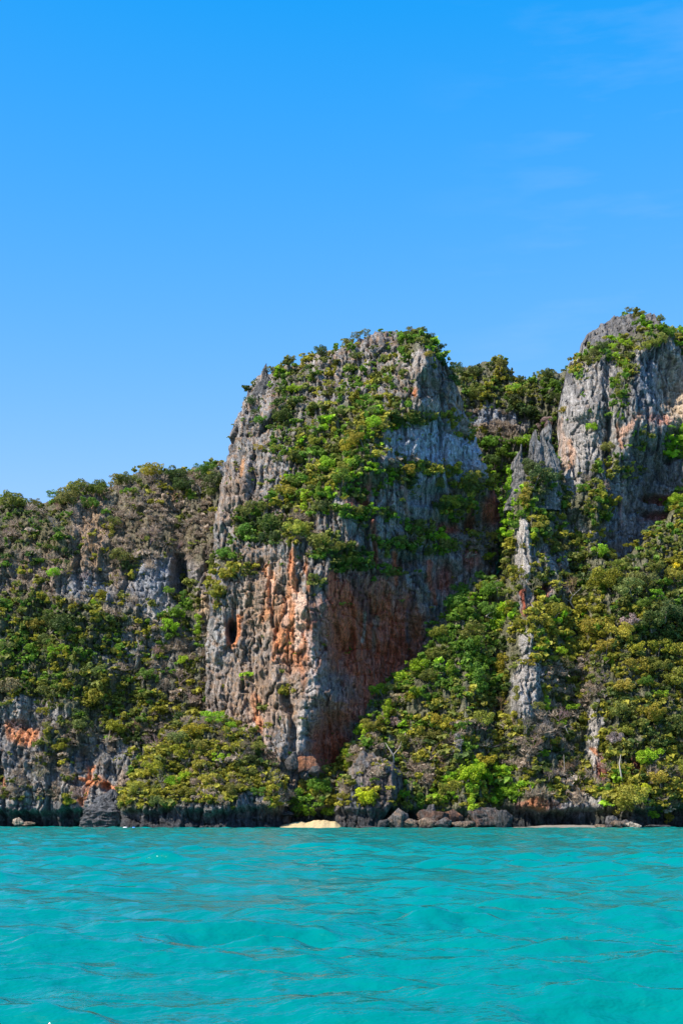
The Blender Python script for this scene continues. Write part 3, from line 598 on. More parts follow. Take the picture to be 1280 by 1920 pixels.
def spire_mesh(name, prof, height, seed, col, lean=0.0, flat=0.7, blunt=0.1):
    """fluted karst blade: prof = [(t, half width)], t 0 bottom..1 top; base buried by the caller"""
    n, m_ = 56, 90
    th, t = np.meshgrid(np.linspace(0, 2*np.pi, n, endpoint=False), np.linspace(0, 1, m_))
    tt, ww = zip(*prof); Wd = np.interp(t, tt, ww)
    r = np.random.default_rng(seed)
    cx, sy = np.cos(th), np.sin(th)
    R = 1 + 0.34*ridged(np.cos(th)*1.5+seed, np.sin(th)*1.5+t*3, 3, seed) + 0.34*fbm(np.cos(th)*1.2+3, np.sin(th)*1.2+t*6, 3, seed+2) + 0.34*fbm(np.cos(th)*3, np.sin(th)*3+t*18, 3, seed+5)
    R = (R + R[:, ::-1])*0.5*0.4 + R*0.6
    X = Wd*R*cx + lean*t*height + fbm(t*4, t*0, 3, seed+9)*Wd.max()*0.8*t; Y = Wd*R*sy*flat
    Z = t*height*(0.95+0.34*np.maximum(fbm(np.cos(th)*1.9+5, np.sin(th)*1.9, 3, seed+7), -0.5)*sst(0.3, 1, t))
    V = np.concatenate([np.stack([X, Y, Z], -1).reshape(-1, 3), [[X[-1].mean(), Y[-1].mean(), Z[-1].max()]]])
    idx = np.arange(n*m_).reshape(m_, n); nxt = np.roll(idx, -1, 1)
    q = np.stack([idx[:-1], nxt[:-1], nxt[1:], idx[1:]], -1).reshape(-1, 4)
    top = np.stack([idx[-1], nxt[-1], np.full(n, n*m_), np.full(n, n*m_)], -1)
    tri = [tuple(int(a) for a in f[:3]) for f in top]
    me = bpy.data.meshes.new(name); me.from_pydata(V.tolist(), [], q.tolist()+tri); smooth(me); me.update()
    st = fbm(th*3, t*height/9, 4, seed+11)
    c = np.tile(np.array(col), (len(V), 1))
    f = np.append((1+0.9*st+0.4*fbm(th*6, t*height/2, 3, seed+13)).ravel(), 1.0); c = c*f[:, None]
    vcol(me, 'col', c.clip(0.015, 0.8)); me.materials.append(BOULDER); return me
def spire(name, cx, base_py, top_py, Y, prof, col, label, cat, seed, lean=0.0, flat=0.7):
    x, y, z = P(cx, base_py, Y); s = Y/F
    me = spire_mesh(name, [(t, w*s) for t, w in prof], (base_py-top_py)*s, seed, col, lean, flat)
    tag(link(name, me, loc=(x, y, z)), label, cat, None)
SP = (0.26, 0.25, 0.24)
spire('rock_slab', 188, 1562, 1484, 400, [(0, 30), (0.3, 37), (0.55, 34), (0.8, 20), (1, 4)], (0.13, 0.13, 0.135), 'grey wedge of rock rising to the right beside the bushy headland', 'rock', 301, 0.3, 0.6)
yE = hillE.at(1000, 905)[0][1]; yB = hillB.at(496, 735)[0][1]
spire('rock_spire', 972, 960, 848, hillE.at(972, 940)[0][1]+4.5, [(0, 24), (0.4, 17), (0.62, 14), (0.7, 10), (0.86, 7), (0.9, 4), (1, 1.5)], (0.24, 0.225, 0.21), 'slim grey rock spire at the left end of the wooded ridge', 'rock spire', 311, 0.0, 0.8)
spire('rock_spire', 1003, 960, 818, hillE.at(1003, 925)[0][1]+5, [(0, 28), (0.45, 20), (0.6, 17), (0.68, 12), (0.85, 9), (0.9, 5), (1, 2)], (0.19, 0.185, 0.18), 'grey rock spire, left of the pair in front of the right tower', 'rock spire', 317, 0.02, 0.8)
spire('rock_spire', 1021, 960, 800, hillE.at(1021, 925)[0][1]+5, [(0, 28), (0.45, 20), (0.62, 15), (0.66, 12), (0.84, 8), (0.87, 5), (1, 1.5)], (0.24, 0.23, 0.215), 'taller grey spire, right of the pair in front of the right tower', 'rock spire', 323, 0.035, 0.8)
spire('rock_spire', 497, 800, 690, yB+1.5, [(0, 40), (0.4, 30), (0.6, 20), (0.8, 9), (1, 1)], (0.15, 0.145, 0.14), 'sharp pointed pinnacle on the left shoulder of the central peak', 'rock spire', 331, -0.03, 0.8)

# ------------------------------------------------------------------ trees
KC = {'d': ((0.10, 0.145, 0.036), 'dark green'), 'g': ((0.215, 0.235, 0.05), 'dull green'), 'm': ((0.165, 0.28, 0.035), 'mid green'), 'o': ((0.36, 0.335, 0.045), 'olive'),
      'b': ((0.32, 0.50, 0.03), 'bright green'), 'y': ((0.60, 0.56, 0.03), 'yellow'), 'w': ((0.42, 0.33, 0.245), 'grey-brown')}
def crown_mesh(name, seed, form, ncard, leaf, lobes):
    r = np.random.default_rng(seed)
    C, R = [], []
    for i in range(lobes):
        a = r.uniform(0, 6.28); 
        if form == 'dome': rad = math.sqrt(r.random())*0.86; zz = r.uniform(-0.4, 0.6)*(1-rad*0.45); C.append((rad*math.cos(a), rad*math.sin(a), zz)); R.append(0.13+0.27*r.random()**1.5)
        elif form == 'tall': rad = r.random()*0.42; zz = r.uniform(-1.1, 0.8); C.append((rad*math.cos(a), rad*math.sin(a), zz)); R.append(0.12+0.26*r.random()**1.4)
        elif form == 'layer': rad = math.sqrt(r.random())*0.85; zz = r.choice([-0.3, 0.05, 0.35])+r.normal(0, .05); C.append((rad*math.cos(a), rad*math.sin(a), zz)); R.append(r.uniform(0.16, 0.34))
        else: rad = math.sqrt(r.random())*0.9; zz = r.uniform(-0.3, 0.25); C.append((rad*math.cos(a), rad*math.sin(a), zz)); R.append(r.uniform(0.2, 0.4))
    C = np.array(C); R = np.array(R)
    li = r.choice(lobes, ncard, p=R**2/np.sum(R**2))
    nv = r.normal(size=(ncard, 3)); nv[:, 2] += 0.25; nv /= np.linalg.norm(nv, axis=1, keepdims=True)
    sq = np.array((1, 1, 0.62 if form == 'layer' else 0.85))
    pos = C[li] + nv*sq*(R[li]*r.uniform(0.72, 1.08, ncard))[:, None]
    # drop the ones deep inside another lobe
    dd = np.linalg.norm(pos[:, None]-C[None], axis=2)/R[None]; keep = (dd < 0.62).sum(1) == 0
    pos, nv, li = pos[keep], nv[keep], li[keep]; k = len(pos)
    nn = nv + r.normal(0, 0.45, (k, 3)); nn /= np.linalg.norm(nn, axis=1, keepdims=True)
    t = np.cross(nn, r.normal(size=(k, 3))); t /= np.linalg.norm(t, axis=1, keepdims=True); b = np.cross(nn, t)
    s1 = (leaf*r.uniform(0.6, 1.3, k))[:, None]; s2 = s1*r.uniform(0.45, 0.9, k)[:, None]
    q = np.stack([pos+t*s1, pos+b*s2, pos-t*s1*0.8, pos-b*s2], 1)
    # small bend so that a leaf spray is not flat
    q[:, 0] -= nn*s1*0.25; q[:, 2] -= nn*s1*0.3
    lob_r = r.uniform(-0.22, 0.22, lobes)
    rnd = np.clip(r.random(k)*0.75+0.12+lob_r[li], 0, 1)
    return q.reshape(-1, 3), rnd
def twig_mesh(seed, ntw, form='ball'):
    """leafless shrub: forked limbs as thin triangular tubes"""
    r = np.random.default_rng(seed); segs = []
    def grow(p, d, L, w, lev):
        q = p + d*L; segs.append((p, q, w, w*0.6))
        if lev == 0: return
        for _ in range(r.integers(2, 4)):
            nd = d + r.normal(0, 0.55, 3); nd[2] += 0.12; nd /= np.linalg.norm(nd)
            grow(p + (q-p)*r.uniform(0.5, 1.0), nd, L*r.uniform(0.55, 0.8), w*0.62, lev-1)
    for _ in range(ntw):
        d = r.normal(0, 0.8, 3); d[2] = abs(d[2])+0.5; d /= np.linalg.norm(d)
        grow(np.array([r.normal(0, .1), r.normal(0, .1), -0.6]), d, 0.62, 0.035, 4)
    V, Fc = [], []
    for p, q, w0, w1 in segs:
        a = q-p; t = np.cross(a, (0.3, 0.5, 0.8)); t /= np.linalg.norm(t)+1e-9; b = np.cross(a, t); b /= np.linalg.norm(b)+1e-9
        i = len(V)
        for c, w in ((p, w0), (q, w1)):
            for k in range(3): V.append(c+(t*math.cos(k*2.094)+b*math.sin(k*2.094))*w)
        for k in range(3): Fc.append((i+k, i+(k+1) % 3, i+3+(k+1) % 3, i+3+k))
    return np.array(V), np.array(Fc)
def quad_mesh(name, q, rnd, material):
    me = new_mesh(name, q, np.arange(len(q)).reshape(-1, 4))
    a = me.attributes.new('rnd', 'FLOAT', 'FACE'); a.data.foreach_set('value', rnd.astype(np.float32))
    me.materials.append(material); return me
FORMS = {}
for form, nl, nc, nvar in (('dome', 26, 2300, 7), ('tall', 24, 2100, 5), ('layer', 22, 1900, 5)):
    FORMS[form] = []
    for i in range(nvar):
        q, rnd = crown_mesh('crown', 500+i*13+len(form), form, nc, 0.058, nl)
        FORMS[form].append(quad_mesh('crown_'+form, q, rnd, LEAF))
FORMS['twig'] = []
for i in range(4):
    v, f = twig_mesh(700+i, 5)
    me = new_mesh('twigs', v, f); me.materials.append(LEAF)
    a = me.attributes.new('rnd', 'FLOAT', 'FACE'); a.data.foreach_set('value', np.random.default_rng(i).random(len(f)).astype(np.float32))
    FORMS['twig'].append(me)
def trunk_mesh(seed):
    """tapered bent trunk with three limbs, unit height"""
    r = np.random.default_rng(seed); V, Fc = [], []
    def tube(pts, rad, k=7):
        i0 = len(V)
        for p, w in zip(pts, rad):
            for j in range(k): V.append((p[0]+w*math.cos(j*2*math.pi/k), p[1]+w*math.sin(j*2*math.pi/k), p[2]))
        for s in range(len(pts)-1):
            for j in range(k): Fc.append((i0+s*k+j, i0+s*k+(j+1) % k, i0+(s+1)*k+(j+1) % k, i0+(s+1)*k+j))
    b = r.normal(0, 0.06, 2)
    main = [(b[0]*math.sin(t*3), b[1]*math.sin(t*2.5), t) for t in np.linspace(-0.12, 0.95, 6)]
    tube(main, np.linspace(0.065, 0.025, 6))
    for k in range(3):
        a = r.uniform(0, 6.28); p0 = main[3+k % 2]; L = r.uniform(0.35, 0.5)
        tube([p0, (p0[0]+math.cos(a)*L*.5, p0[1]+math.sin(a)*L*.5, p0[2]+L*.45), (p0[0]+math.cos(a)*L*.9, p0[1]+math.sin(a)*L*.9, p0[2]+L*.95)], [0.03, 0.02, 0.01], 5)
    me = new_mesh('trunk', np.array(V), np.array(Fc)); smooth(me); me.materials.append(BARK); return me
TRUNKS = [trunk_mesh(i) for i in range(5)]
LM = [(30, 925, 'on the far left skyline'), (75, 930, 'at the notch in the far left skyline'), (165, 905, 'on the left skyline above the tan earth'), (265, 885, 'on the left hill skyline, middle stretch'),
 (345, 890, 'on the left hill top near the peak'), (400, 880, 'on the left hill top touching the central peak'), (30, 1010, 'high on the left hill by the picture edge'), (110, 1000, 'high on the left hill, left of the tan earth'),
 (225, 1030, 'high on the left hill past the tan earth'), (340, 970, 'in the leafless thicket of the left hill'), (60, 1090, 'above the dark cliff band, far left'), (200, 1120, 'on the grey cliff band of the left hill'), (345, 1140, 'in the dark cleft left of the central peak'),
 (290, 1200, 'below the pale patch of the left hill cliff'), (120, 1150, 'at the top edge of the left woods'), (40, 1220, 'in the left hill woods by the picture edge'), (120, 1230, 'in the middle of the left hill woods'), (200, 1240, 'on the right side of the left hill woods'),
 (350, 1250, 'on the scrub slope by the pillar foot'), (30, 1310, 'above the orange rock patch, far left'), (110, 1330, 'in the lower left hill woods'), (180, 1330, 'in the lower left woods above the sea cliff'), (270, 1310, 'on the scrubby slope above the low headland'),
 (110, 1410, 'right of the orange rock patch, far left'), (210, 1390, 'above the orange streaked sea cliff'), (40, 1450, 'low on the far left sea cliff'), (290, 1380, 'just behind the low headland'),
 (260, 1490, 'at the left tip of the low headland'), (320, 1420, 'on the left slope of the low headland'), (330, 1490, 'on the lower left edge of the low headland'), (395, 1350, 'on the crest of the low headland'), (400, 1420, 'in the middle of the low headland'), (400, 1490, 'on the lower edge of the low headland'), (470, 1400, 'on the right shoulder of the low headland'), (490, 1460, 'on the shaded right end of the low headland'), (505, 1505, 'above the undercut right of the headland'),
 (560, 1500, 'behind the left end of the sandy beach'), (610, 1490, 'behind the right end of the sandy beach'), (590, 1460, 'below the mouth of the red cave'),
 (490, 740, 'under the sharp pinnacle of the central peak'), (470, 800, 'on the steep left edge of the central peak'), (440, 870, 'on the left edge of the central peak, lower down'), (540, 690, 'on the left skyline of the central peak'), (600, 665, 'on the central peak skyline, left of the summit'), (670, 650, 'on the peak skyline near the summit'), (740, 620, 'on the summit of the central peak'), (790, 620, 'on the summit above the grey crag'), (835, 665, 'on the right skyline of the central peak'), (855, 715, 'on the right shoulder of the central peak'),
 (545, 750, 'on the upper left face of the central peak'), (620, 740, 'on the upper middle face of the central peak'), (690, 730, 'left of the grey crag on the central peak'), (760, 740, 'at the foot of the grey summit crag'), (540, 820, 'on the left face of the central peak'), (610, 830, 'in the middle of the central peak woods'), (690, 810, 'in the brighter woods of the central peak'), (740, 870, 'at the left of the blue-grey slab'), (840, 800, 'above the blue-grey slab of the central peak'),
 (560, 900, 'in the lower left woods of the central peak'), (640, 900, 'in the lower middle woods of the central peak'), (480, 990, 'on the ledge above the orange streaks, left'), (530, 1000, 'on the ledge above the orange streaks, right'), (440, 1060, 'on the ledge left of the orange streaks'), (405, 1115, 'on the left edge above the small dark cave'),
 (630, 1040, 'on the overhang above the red cave'), (760, 900, 'on the ledge below the blue-grey slab, left'), (880, 910, 'on the ledge below the blue-grey slab, right'), (690, 965, 'on the ledge of the streaked blue cliff'), (840, 945, 'on the shaded cliff under the blue-grey slab'), (750, 1020, 'on the shaded cliff above the red cave'), (830, 1025, 'on the shaded cliff right of the red cave'), (730, 1085, 'clinging just above the red cave wall'), (900, 1030, 'on the shaded right edge of the central peak'),
 (890, 700, 'on the saddle skyline beside the central peak'), (940, 720, 'in the middle of the saddle woods'), (1010, 715, 'on the saddle skyline toward the right tower'), (1010, 790, 'on the saddle behind the grey spires'), (900, 860, 'in the green gully right of the central peak'), (950, 900, 'in the green gully below the saddle'), (930, 980, 'at the bottom of the green gully'),
 (1065, 690, 'on the left edge of the right tower'), (1110, 670, 'on the upper ledge of the right tower'), (1170, 590, 'on the top of the right tower'), (1240, 620, 'on the right skyline of the tower'), (1160, 700, 'in the steep green strip of the right tower'), (1230, 650, 'on the sloping ledge above the streaked wall'), (1140, 800, 'on the lower face of the right tower'), (1265, 835, 'on the far right ledge under the streaked wall'), (1260, 940, 'at the right edge beside the red hollows'),
 (1030, 910, 'just below the pair of grey spires'), (1090, 960, 'below the foot of the right tower'), (1030, 1020, 'on the upper spur beside the grey rib'), (960, 1000, 'left of the long grey rib'), (1060, 1070, 'right of the long grey rib'), (950, 1060, 'left of the red hollow on the spur'), (1040, 1130, 'right of the red hollow on the spur'), (1120, 1080, 'below the blue shaded wall'), (1190, 1060, 'right below the blue shaded wall'), (1250, 1010, 'high at the right picture edge'), (1250, 1090, 'near the yellow-topped tree at the right edge'),
 (890, 1110, 'at the top of the green slope by the cave'), (860, 1180, 'high on the green slope right of the cave'), (920, 1200, 'under the arching bare branch'), (820, 1250, 'right beside the red cave wall'), (890, 1270, 'in the middle of the green slope'), (740, 1290, 'on the left edge of the green slope'), (690, 1340, 'at the lower left edge of the green slope'), (790, 1340, 'low on the green slope right of the cave'), (930, 1320, 'left of the broad pale crag'), (880, 1380, 'on the lower slope above the bright bushes'),
 (700, 1390, 'just above the leaning outcrop'), (820, 1420, 'above the reddish boulder pile'), (790, 1480, 'right behind the leaning outcrop'), (870, 1470, 'in the bright thicket above the orange boulder'), (960, 1490, 'right of the bright thicket near the shore'), (690, 1495, 'on the face of the leaning outcrop'), (645, 1480, 'on the left flank of the leaning outcrop'),
 (1000, 1180, 'on the spur just above the pale crag'), (1080, 1180, 'in the olive woods right of the spur'), (1150, 1180, 'in the olive woods, middle of the right slope'), (1240, 1180, 'by the dark hollow of the right slope'), (1040, 1260, 'right of the broad pale crag'), (1120, 1270, 'in the dry scrub of the right slope'), (1190, 1250, 'in the woods below the dark hollow'), (1250, 1270, 'in the right woods by the picture edge'), (1000, 1380, 'in the dry scrub below the pale crag'), (1060, 1340, 'left of the narrow grey rock strip'), (1150, 1350, 'right of the narrow grey rock strip'), (1210, 1350, 'in the lower right woods'), (1265, 1370, 'low at the right picture edge'),
 (960, 1430, 'low on the slope left of the shore overhang'), (1040, 1440, 'above the shingle strip'), (1100, 1470, 'above the dark shore overhang'), (1160, 1450, 'left of the dark red hollow by the shore'), (1210, 1420, 'right above the dark red hollow by the shore'), (1180, 1510, 'above the small rock pile'), (1250, 1500, 'at the right edge by the shore'), (1010, 1490, 'above the orange rock near the shingle')]
LMA = np.array([(a, b) for a, b, c in LM], float)

# (photo column, row, crown radius in photo px, kind, form) of the crowns that stand out
MAN = [(985, 1245, 9, 'o', 'layer'), (968, 1300, 9, 'o', 'tall'), (1000, 1325, 10, 'g', 'layer'), (978, 1025, 7, 'o', 'layer'), (975, 1075, 7, 'g', 'layer'), (1108, 1385, 8, 'o', 'layer'), (838, 1518, 12, 'o', 'dome'), (795, 1522, 10, 'b', 'dome'), (898, 1512, 12, 'o', 'layer'), (1150, 1520, 13, 'o', 'dome'), (1225, 1528, 12, 'b', 'dome'), (762, 1512, 9, 'o', 'dome'), (1262, 1522, 13, 'o', 'tall'), (1045, 1500, 10, 'g', 'layer'), (930, 1510, 10, 'g', 'dome'), (30, 942, 22, 'g', 'dome'), (72, 950, 11, 'g', 'layer'), (112, 930, 12, 'm', 'layer'), (135, 938, 20, 'g', 'dome'), (155, 918, 18, 'g', 'dome'), (180, 920, 18, 'g', 'dome'), (172, 945, 16, 'm', 'dome'), (205, 918, 12, 'w', 'twig'), (225, 905, 16, 'g', 'layer'),
 (245, 900, 17, 'g', 'dome'), (268, 882, 10, 'o', 'layer'), (295, 888, 18, 'o', 'dome'), (330, 896, 20, 'd', 'dome'), (350, 915, 18, 'd', 'dome'), (368, 895, 14, 'w', 'twig'), (392, 885, 16, 'm', 'dome'), (405, 905, 18, 'd', 'dome'), (398, 925, 10, 'g', 'dome'), (225, 1045, 18, 'g', 'dome'), (240, 1065, 14, 'd', 'dome'),
 (215, 980, 12, 'g', 'dome'), (205, 990, 12, 'o', 'tall'), (108, 1078, 12, 'b', 'dome'), (187, 1118, 11, 'o', 'tall'), (176, 1130, 9, 'b', 'dome'), (82, 1122, 8, 'o', 'dome'), (318, 1110, 10, 'm', 'dome'), (348, 1125, 11, 'm', 'tall'), (340, 1150, 15, 'm', 'dome'), (312, 1178, 17, 'b', 'dome'), (310, 1215, 14, 'm', 'dome'), (375, 1170, 12, 'b', 'tall'), (352, 1238, 11, 'b', 'dome'),
 (127, 1225, 20, 'b', 'dome'), (60, 1172, 16, 'o', 'dome'), (100, 1165, 24, 'd', 'dome'), (130, 1172, 22, 'd', 'dome'), (35, 1200, 18, 'm', 'dome'), (60, 1220, 16, 'm', 'dome'), (12, 1215, 16, 'g', 'dome'), (90, 1200, 16, 'g', 'dome'), (140, 1288, 15, 'o', 'dome'), (175, 1260, 20, 'g', 'dome'), (272, 1268, 17, 'm', 'dome'), (172, 1232, 15, 'm', 'dome'), (195, 1205, 9, 'o', 'tall'), (30, 1290, 22, 'w', 'dome'),
 (110, 1300, 20, 'g', 'dome'), (180, 1310, 26, 'o', 'dome'), (170, 1360, 22, 'g', 'dome'), (208, 1365, 18, 'o', 'dome'), (205, 1385, 6, 'b', 'dome'), (150, 1340, 14, 'd', 'dome'), (120, 1400, 14, 'o', 'dome'), (90, 1335, 12, 'o', 'layer'), (345, 1345, 13, 'd', 'dome'), (100, 1370, 12, 'g', 'tall'),
 (400, 1345, 18, 'b', 'layer'), (432, 1362, 9, 'b', 'dome'), (395, 1352, 14, 'w', 'twig'), (360, 1370, 18, 'o', 'dome'), (330, 1410, 18, 'o', 'dome'), (375, 1435, 14, 'o', 'dome'), (420, 1420, 14, 'b', 'layer'), (300, 1440, 18, 'o', 'dome'), (345, 1455, 12, 'b', 'dome'), (395, 1465, 14, 'o', 'dome'), (270, 1480, 18, 'o', 'dome'), (240, 1500, 12, 'o', 'dome'), (300, 1500, 12, 'g', 'dome'), (350, 1485, 14, 'o', 'dome'),
 (396, 1495, 7, 'y', 'dome'), (413, 1502, 8, 'o', 'dome'), (503, 1505, 10, 'b', 'dome'), (490, 1485, 14, 'm', 'layer'), (465, 1425, 16, 'd', 'dome'), (450, 1400, 16, 'w', 'twig'), (478, 1400, 14, 'g', 'dome'), (500, 1420, 16, 'w', 'dome'), (515, 1455, 18, 'w', 'twig'), (525, 1480, 14, 'd', 'tall'), (430, 1380, 18, 'w', 'twig'), (380, 1400, 16, 'g', 'dome'), (340, 1385, 16, 'g', 'dome'), (465, 1450, 14, 'g', 'dome'), (320, 1465, 14, 'b', 'dome'), (435, 1480, 16, 'g', 'dome'),
 (558, 1500, 16, 'm', 'tall'), (580, 1520, 14, 'b', 'dome'), (600, 1475, 20, 'm', 'dome'), (625, 1500, 14, 'o', 'dome'), (610, 1520, 14, 'b', 'dome'), (560, 1525, 12, 'd', 'dome'), (575, 1475, 12, 'o', 'dome'),
 (600, 670, 12, 'd', 'dome'), (605, 662, 12, 'd', 'dome'), (540, 682, 12, 'g', 'dome'), (520, 700, 16, 'g', 'dome'), (550, 735, 14, 'b', 'dome'), (535, 785, 18, 'd', 'dome'), (545, 765, 12, 'g', 'dome'), (615, 725, 11, 'o', 'layer'), (620, 738, 12, 'g', 'dome'), (475, 760, 12, 'd', 'dome'), (490, 793, 12, 'm', 'dome'), (478, 780, 8, 'd', 'dome'), (485, 845, 8, 'o', 'layer'), (515, 845, 10, 'o', 'layer'), (525, 868, 10, 'g', 'dome'),
 (610, 800, 16, 'b', 'dome'), (595, 830, 14, 'o', 'dome'), (565, 860, 15, 'd', 'dome'), (630, 780, 12, 'g', 'dome'), (650, 840, 16, 'o', 'dome'), (690, 790, 12, 'o', 'tall'), (705, 800, 14, 'b', 'dome'), (700, 780, 14, 'g', 'dome'), (680, 830, 16, 'o', 'dome'), (720, 810, 10, 'o', 'dome'), (750, 795, 16, 'd', 'dome'), (740, 785, 12, 'g', 'dome'), (660, 870, 16, 'b', 'dome'), (610, 870, 16, 'b', 'dome'), (640, 900, 18, 'm', 'dome'),
 (545, 930, 12, 'y', 'dome'), (575, 935, 15, 'b', 'tall'), (600, 925, 14, 'm', 'tall'), (530, 925, 16, 'o', 'dome'), (560, 905, 14, 'g', 'dome'), (610, 950, 16, 'd', 'dome'), (650, 880, 14, 'o', 'dome'), (470, 960, 18, 'g', 'dome'), (495, 955, 16, 'g', 'dome'), (460, 1000, 18, 'm', 'dome'), (485, 1015, 14, 'd', 'dome'), (510, 985, 20, 'd', 'dome'), (555, 1000, 20, 'o', 'dome'), (525, 1010, 12, 'd', 'dome'), (565, 1005, 14, 'd', 'dome'), (430, 1040, 14, 'm', 'dome'), (440, 1075, 16, 'o', 'layer'), (412, 1112, 14, 'o', 'dome'),
 (605, 1020, 18, 'g', 'dome'), (625, 1030, 14, 'g', 'dome'), (650, 1050, 16, 'g', 'dome'), (665, 1040, 14, 'm', 'dome'), (625, 1055, 14, 'd', 'dome'), (685, 1060, 10, 'g', 'dome'), (735, 895, 9, 'b', 'layer'), (760, 890, 14, 'o', 'dome'), (770, 905, 14, 'd', 'dome'), (808, 888, 14, 'o', 'layer'), (840, 890, 12, 'g', 'dome'), (885, 905, 16, 'o', 'dome'), (870, 920, 14, 'd', 'dome'), (815, 910, 12, 'g', 'dome'), (700, 965, 12, 'b', 'layer'), (660, 965, 14, 'g', 'dome'), (835, 945, 17, 'o', 'dome'), (860, 950, 12, 'g', 'dome'), (820, 955, 14, 'd', 'dome'),
 (820, 1010, 14, 'b', 'dome'), (825, 1025, 16, 'g', 'dome'), (845, 1025, 10, 'g', 'dome'), (745, 1018, 14, 'g', 'layer'), (725, 1025, 12, 'g', 'layer'), (778, 985, 10, 'g', 'dome'), (770, 1000, 10, 'g', 'dome'), (800, 1040, 12, 'd', 'dome'), (770, 1035, 12, 'g', 'layer'), (725, 1080, 10, 'g', 'layer'), (735, 1078, 8, 'g', 'dome'), (910, 1045, 10, 'b', 'dome'), (915, 1010, 12, 'o', 'dome'), (905, 985, 12, 'w', 'twig'),
 (765, 632, 11, 'b', 'dome'), (770, 612, 8, 'g', 'layer'), (790, 625, 11, 'g', 'dome'), (802, 632, 8, 'd', 'dome'), (800, 675, 10, 'o', 'dome'), (825, 655, 10, 'd', 'dome'), (838, 670, 8, 'd', 'dome'), (850, 685, 10, 'd', 'dome'), (858, 700, 10, 'd', 'dome'), (735, 695, 10, 'g', 'dome'), (725, 720, 12, 'g', 'dome'), (670, 640, 10, 'g', 'layer'), (685, 633, 10, 'g', 'layer'), (650, 650, 10, 'g', 'dome'), (670, 672, 12, 'g', 'dome'),
 (955, 735, 13, 'b', 'layer'), (960, 755, 13, 'd', 'dome'), (880, 700, 14, 'g', 'dome'), (900, 695, 14, 'd', 'dome'), (935, 690, 14, 'g', 'dome'), (895, 740, 18, 'g', 'dome'), (985, 775, 20, 'd', 'dome'), (970, 718, 8, 'd', 'tall'), (1000, 715, 9, 'd', 'tall'), (1030, 710, 14, 'd', 'dome'), (1020, 730, 12, 'm', 'dome'), (1040, 725, 12, 'm', 'dome'), (1035, 755, 16, 'd', 'dome'), (1010, 800, 16, 'w', 'dome'), (960, 835, 12, 'b', 'dome'), (985, 830, 14, 'b', 'dome'), (905, 815, 10, 'b', 'dome'), (915, 835, 14, 'm', 'dome'), (1010, 830, 14, 'd', 'dome'), (940, 855, 14, 'm', 'dome'),
 (950, 900, 12, 'b', 'tall'), (955, 935, 14, 'b', 'tall'), (925, 870, 14, 'd', 'dome'), (940, 960, 14, 'b', 'dome'), (1005, 880, 20, 'd', 'dome'), (1000, 900, 24, 'd', 'dome'), (1030, 900, 16, 'd', 'dome'), (985, 930, 18, 'o', 'tall'), (985, 955, 12, 'b', 'dome'), (1070, 930, 12, 'g', 'dome'), (1100, 945, 18, 'm', 'dome'), (1120, 920, 14, 'o', 'tall'), (1095, 960, 16, 'g', 'dome'), (1060, 950, 10, 'o', 'dome'), (1095, 920, 12, 'm', 'dome'), (1005, 990, 14, 'o', 'dome'), (990, 1010, 8, 'y', 'dome'), (1085, 1010, 12, 'g', 'dome'), (1090, 985, 12, 'd', 'dome'), (1040, 1020, 12, 'g', 'dome'), (1115, 1035, 16, 'b', 'dome'), (1140, 1045, 12, 'g', 'dome'), (1050, 1030, 10, 'g', 'dome'),
 (1262, 835, 16, 'b', 'dome'), (1280, 825, 16, 'b', 'dome'), (1275, 940, 16, 'b', 'dome'), (1150, 655, 11, 'b', 'layer'), (1172, 650, 12, 'b', 'layer'), (1150, 672, 9, 'b', 'dome'), (1170, 690, 14, 'b', 'tall'), (1150, 722, 9, 'b', 'layer'), (1160, 740, 12, 'g', 'dome'), (1230, 640, 14, 'g', 'dome'), (1250, 630, 12, 'm', 'dome'), (1275, 625, 12, 'b', 'layer'), (1265, 618, 6, 'd', 'dome'), (1180, 585, 8, 'g', 'layer'), (1200, 590, 8, 'g', 'layer'), (1230, 605, 10, 'g', 'dome'), (1055, 770, 9, 'o', 'dome'), (1107, 803, 10, 'b', 'dome'), (1130, 840, 14, 'g', 'dome'), (1200, 820, 10, 'g', 'dome'), (1195, 845, 8, 'b', 'layer'), (1110, 670, 12, 'g', 'dome'), (1125, 660, 14, 'd', 'dome'), (1100, 680, 10, 'g', 'dome'), (1215, 650, 14, 'g', 'dome'), (1200, 660, 10, 'o', 'dome'),
 (870, 1105, 14, 'm', 'dome'), (905, 1100, 12, 'o', 'dome'), (930, 1110, 18, 'm', 'dome'), (860, 1130, 16, 'm', 'dome'), (880, 1150, 16, 'm', 'dome'), (910, 1145, 16, 'm', 'dome'), (945, 1150, 14, 'b', 'tall'), (830, 1190, 16, 'o', 'dome'), (870, 1190, 18, 'g', 'dome'), (885, 1180, 12, 'b', 'dome'), (865, 1230, 20, 'm', 'tall'), (890, 1220, 18, 'm', 'tall'), (850, 1260, 16, 'm', 'tall'), (885, 1270, 20, 'm', 'tall'), (815, 1230, 14, 'g', 'dome'), (780, 1255, 18, 'b', 'dome'), (750, 1270, 14, 'b', 'dome'), (720, 1295, 16, 'b', 'dome'), (800, 1270, 14, 'g', 'dome'), (720, 1330, 14, 'b', 'tall'), (750, 1310, 16, 'w', 'dome'), (780, 1300, 10, 'b', 'dome'),
 (930, 1180, 14, 'b', 'tall'), (945, 1250, 16, 'o', 'tall'), (940, 1290, 18, 'o', 'tall'), (700, 1360, 14, 'o', 'dome'), (730, 1355, 14, 'w', 'dome'), (770, 1390, 16, 'g', 'dome'), (850, 1360, 18, 'o', 'dome'), (890, 1350, 18, 'o', 'dome'), (865, 1400, 18, 'w', 'tall'), (800, 1380, 14, 'g', 'dome'), (905, 1320, 16, 'g', 'dome'), (810, 1350, 14, 'o', 'dome'), (670, 1370, 14, 'b', 'dome'), (655, 1420, 12, 'b', 'tall'),
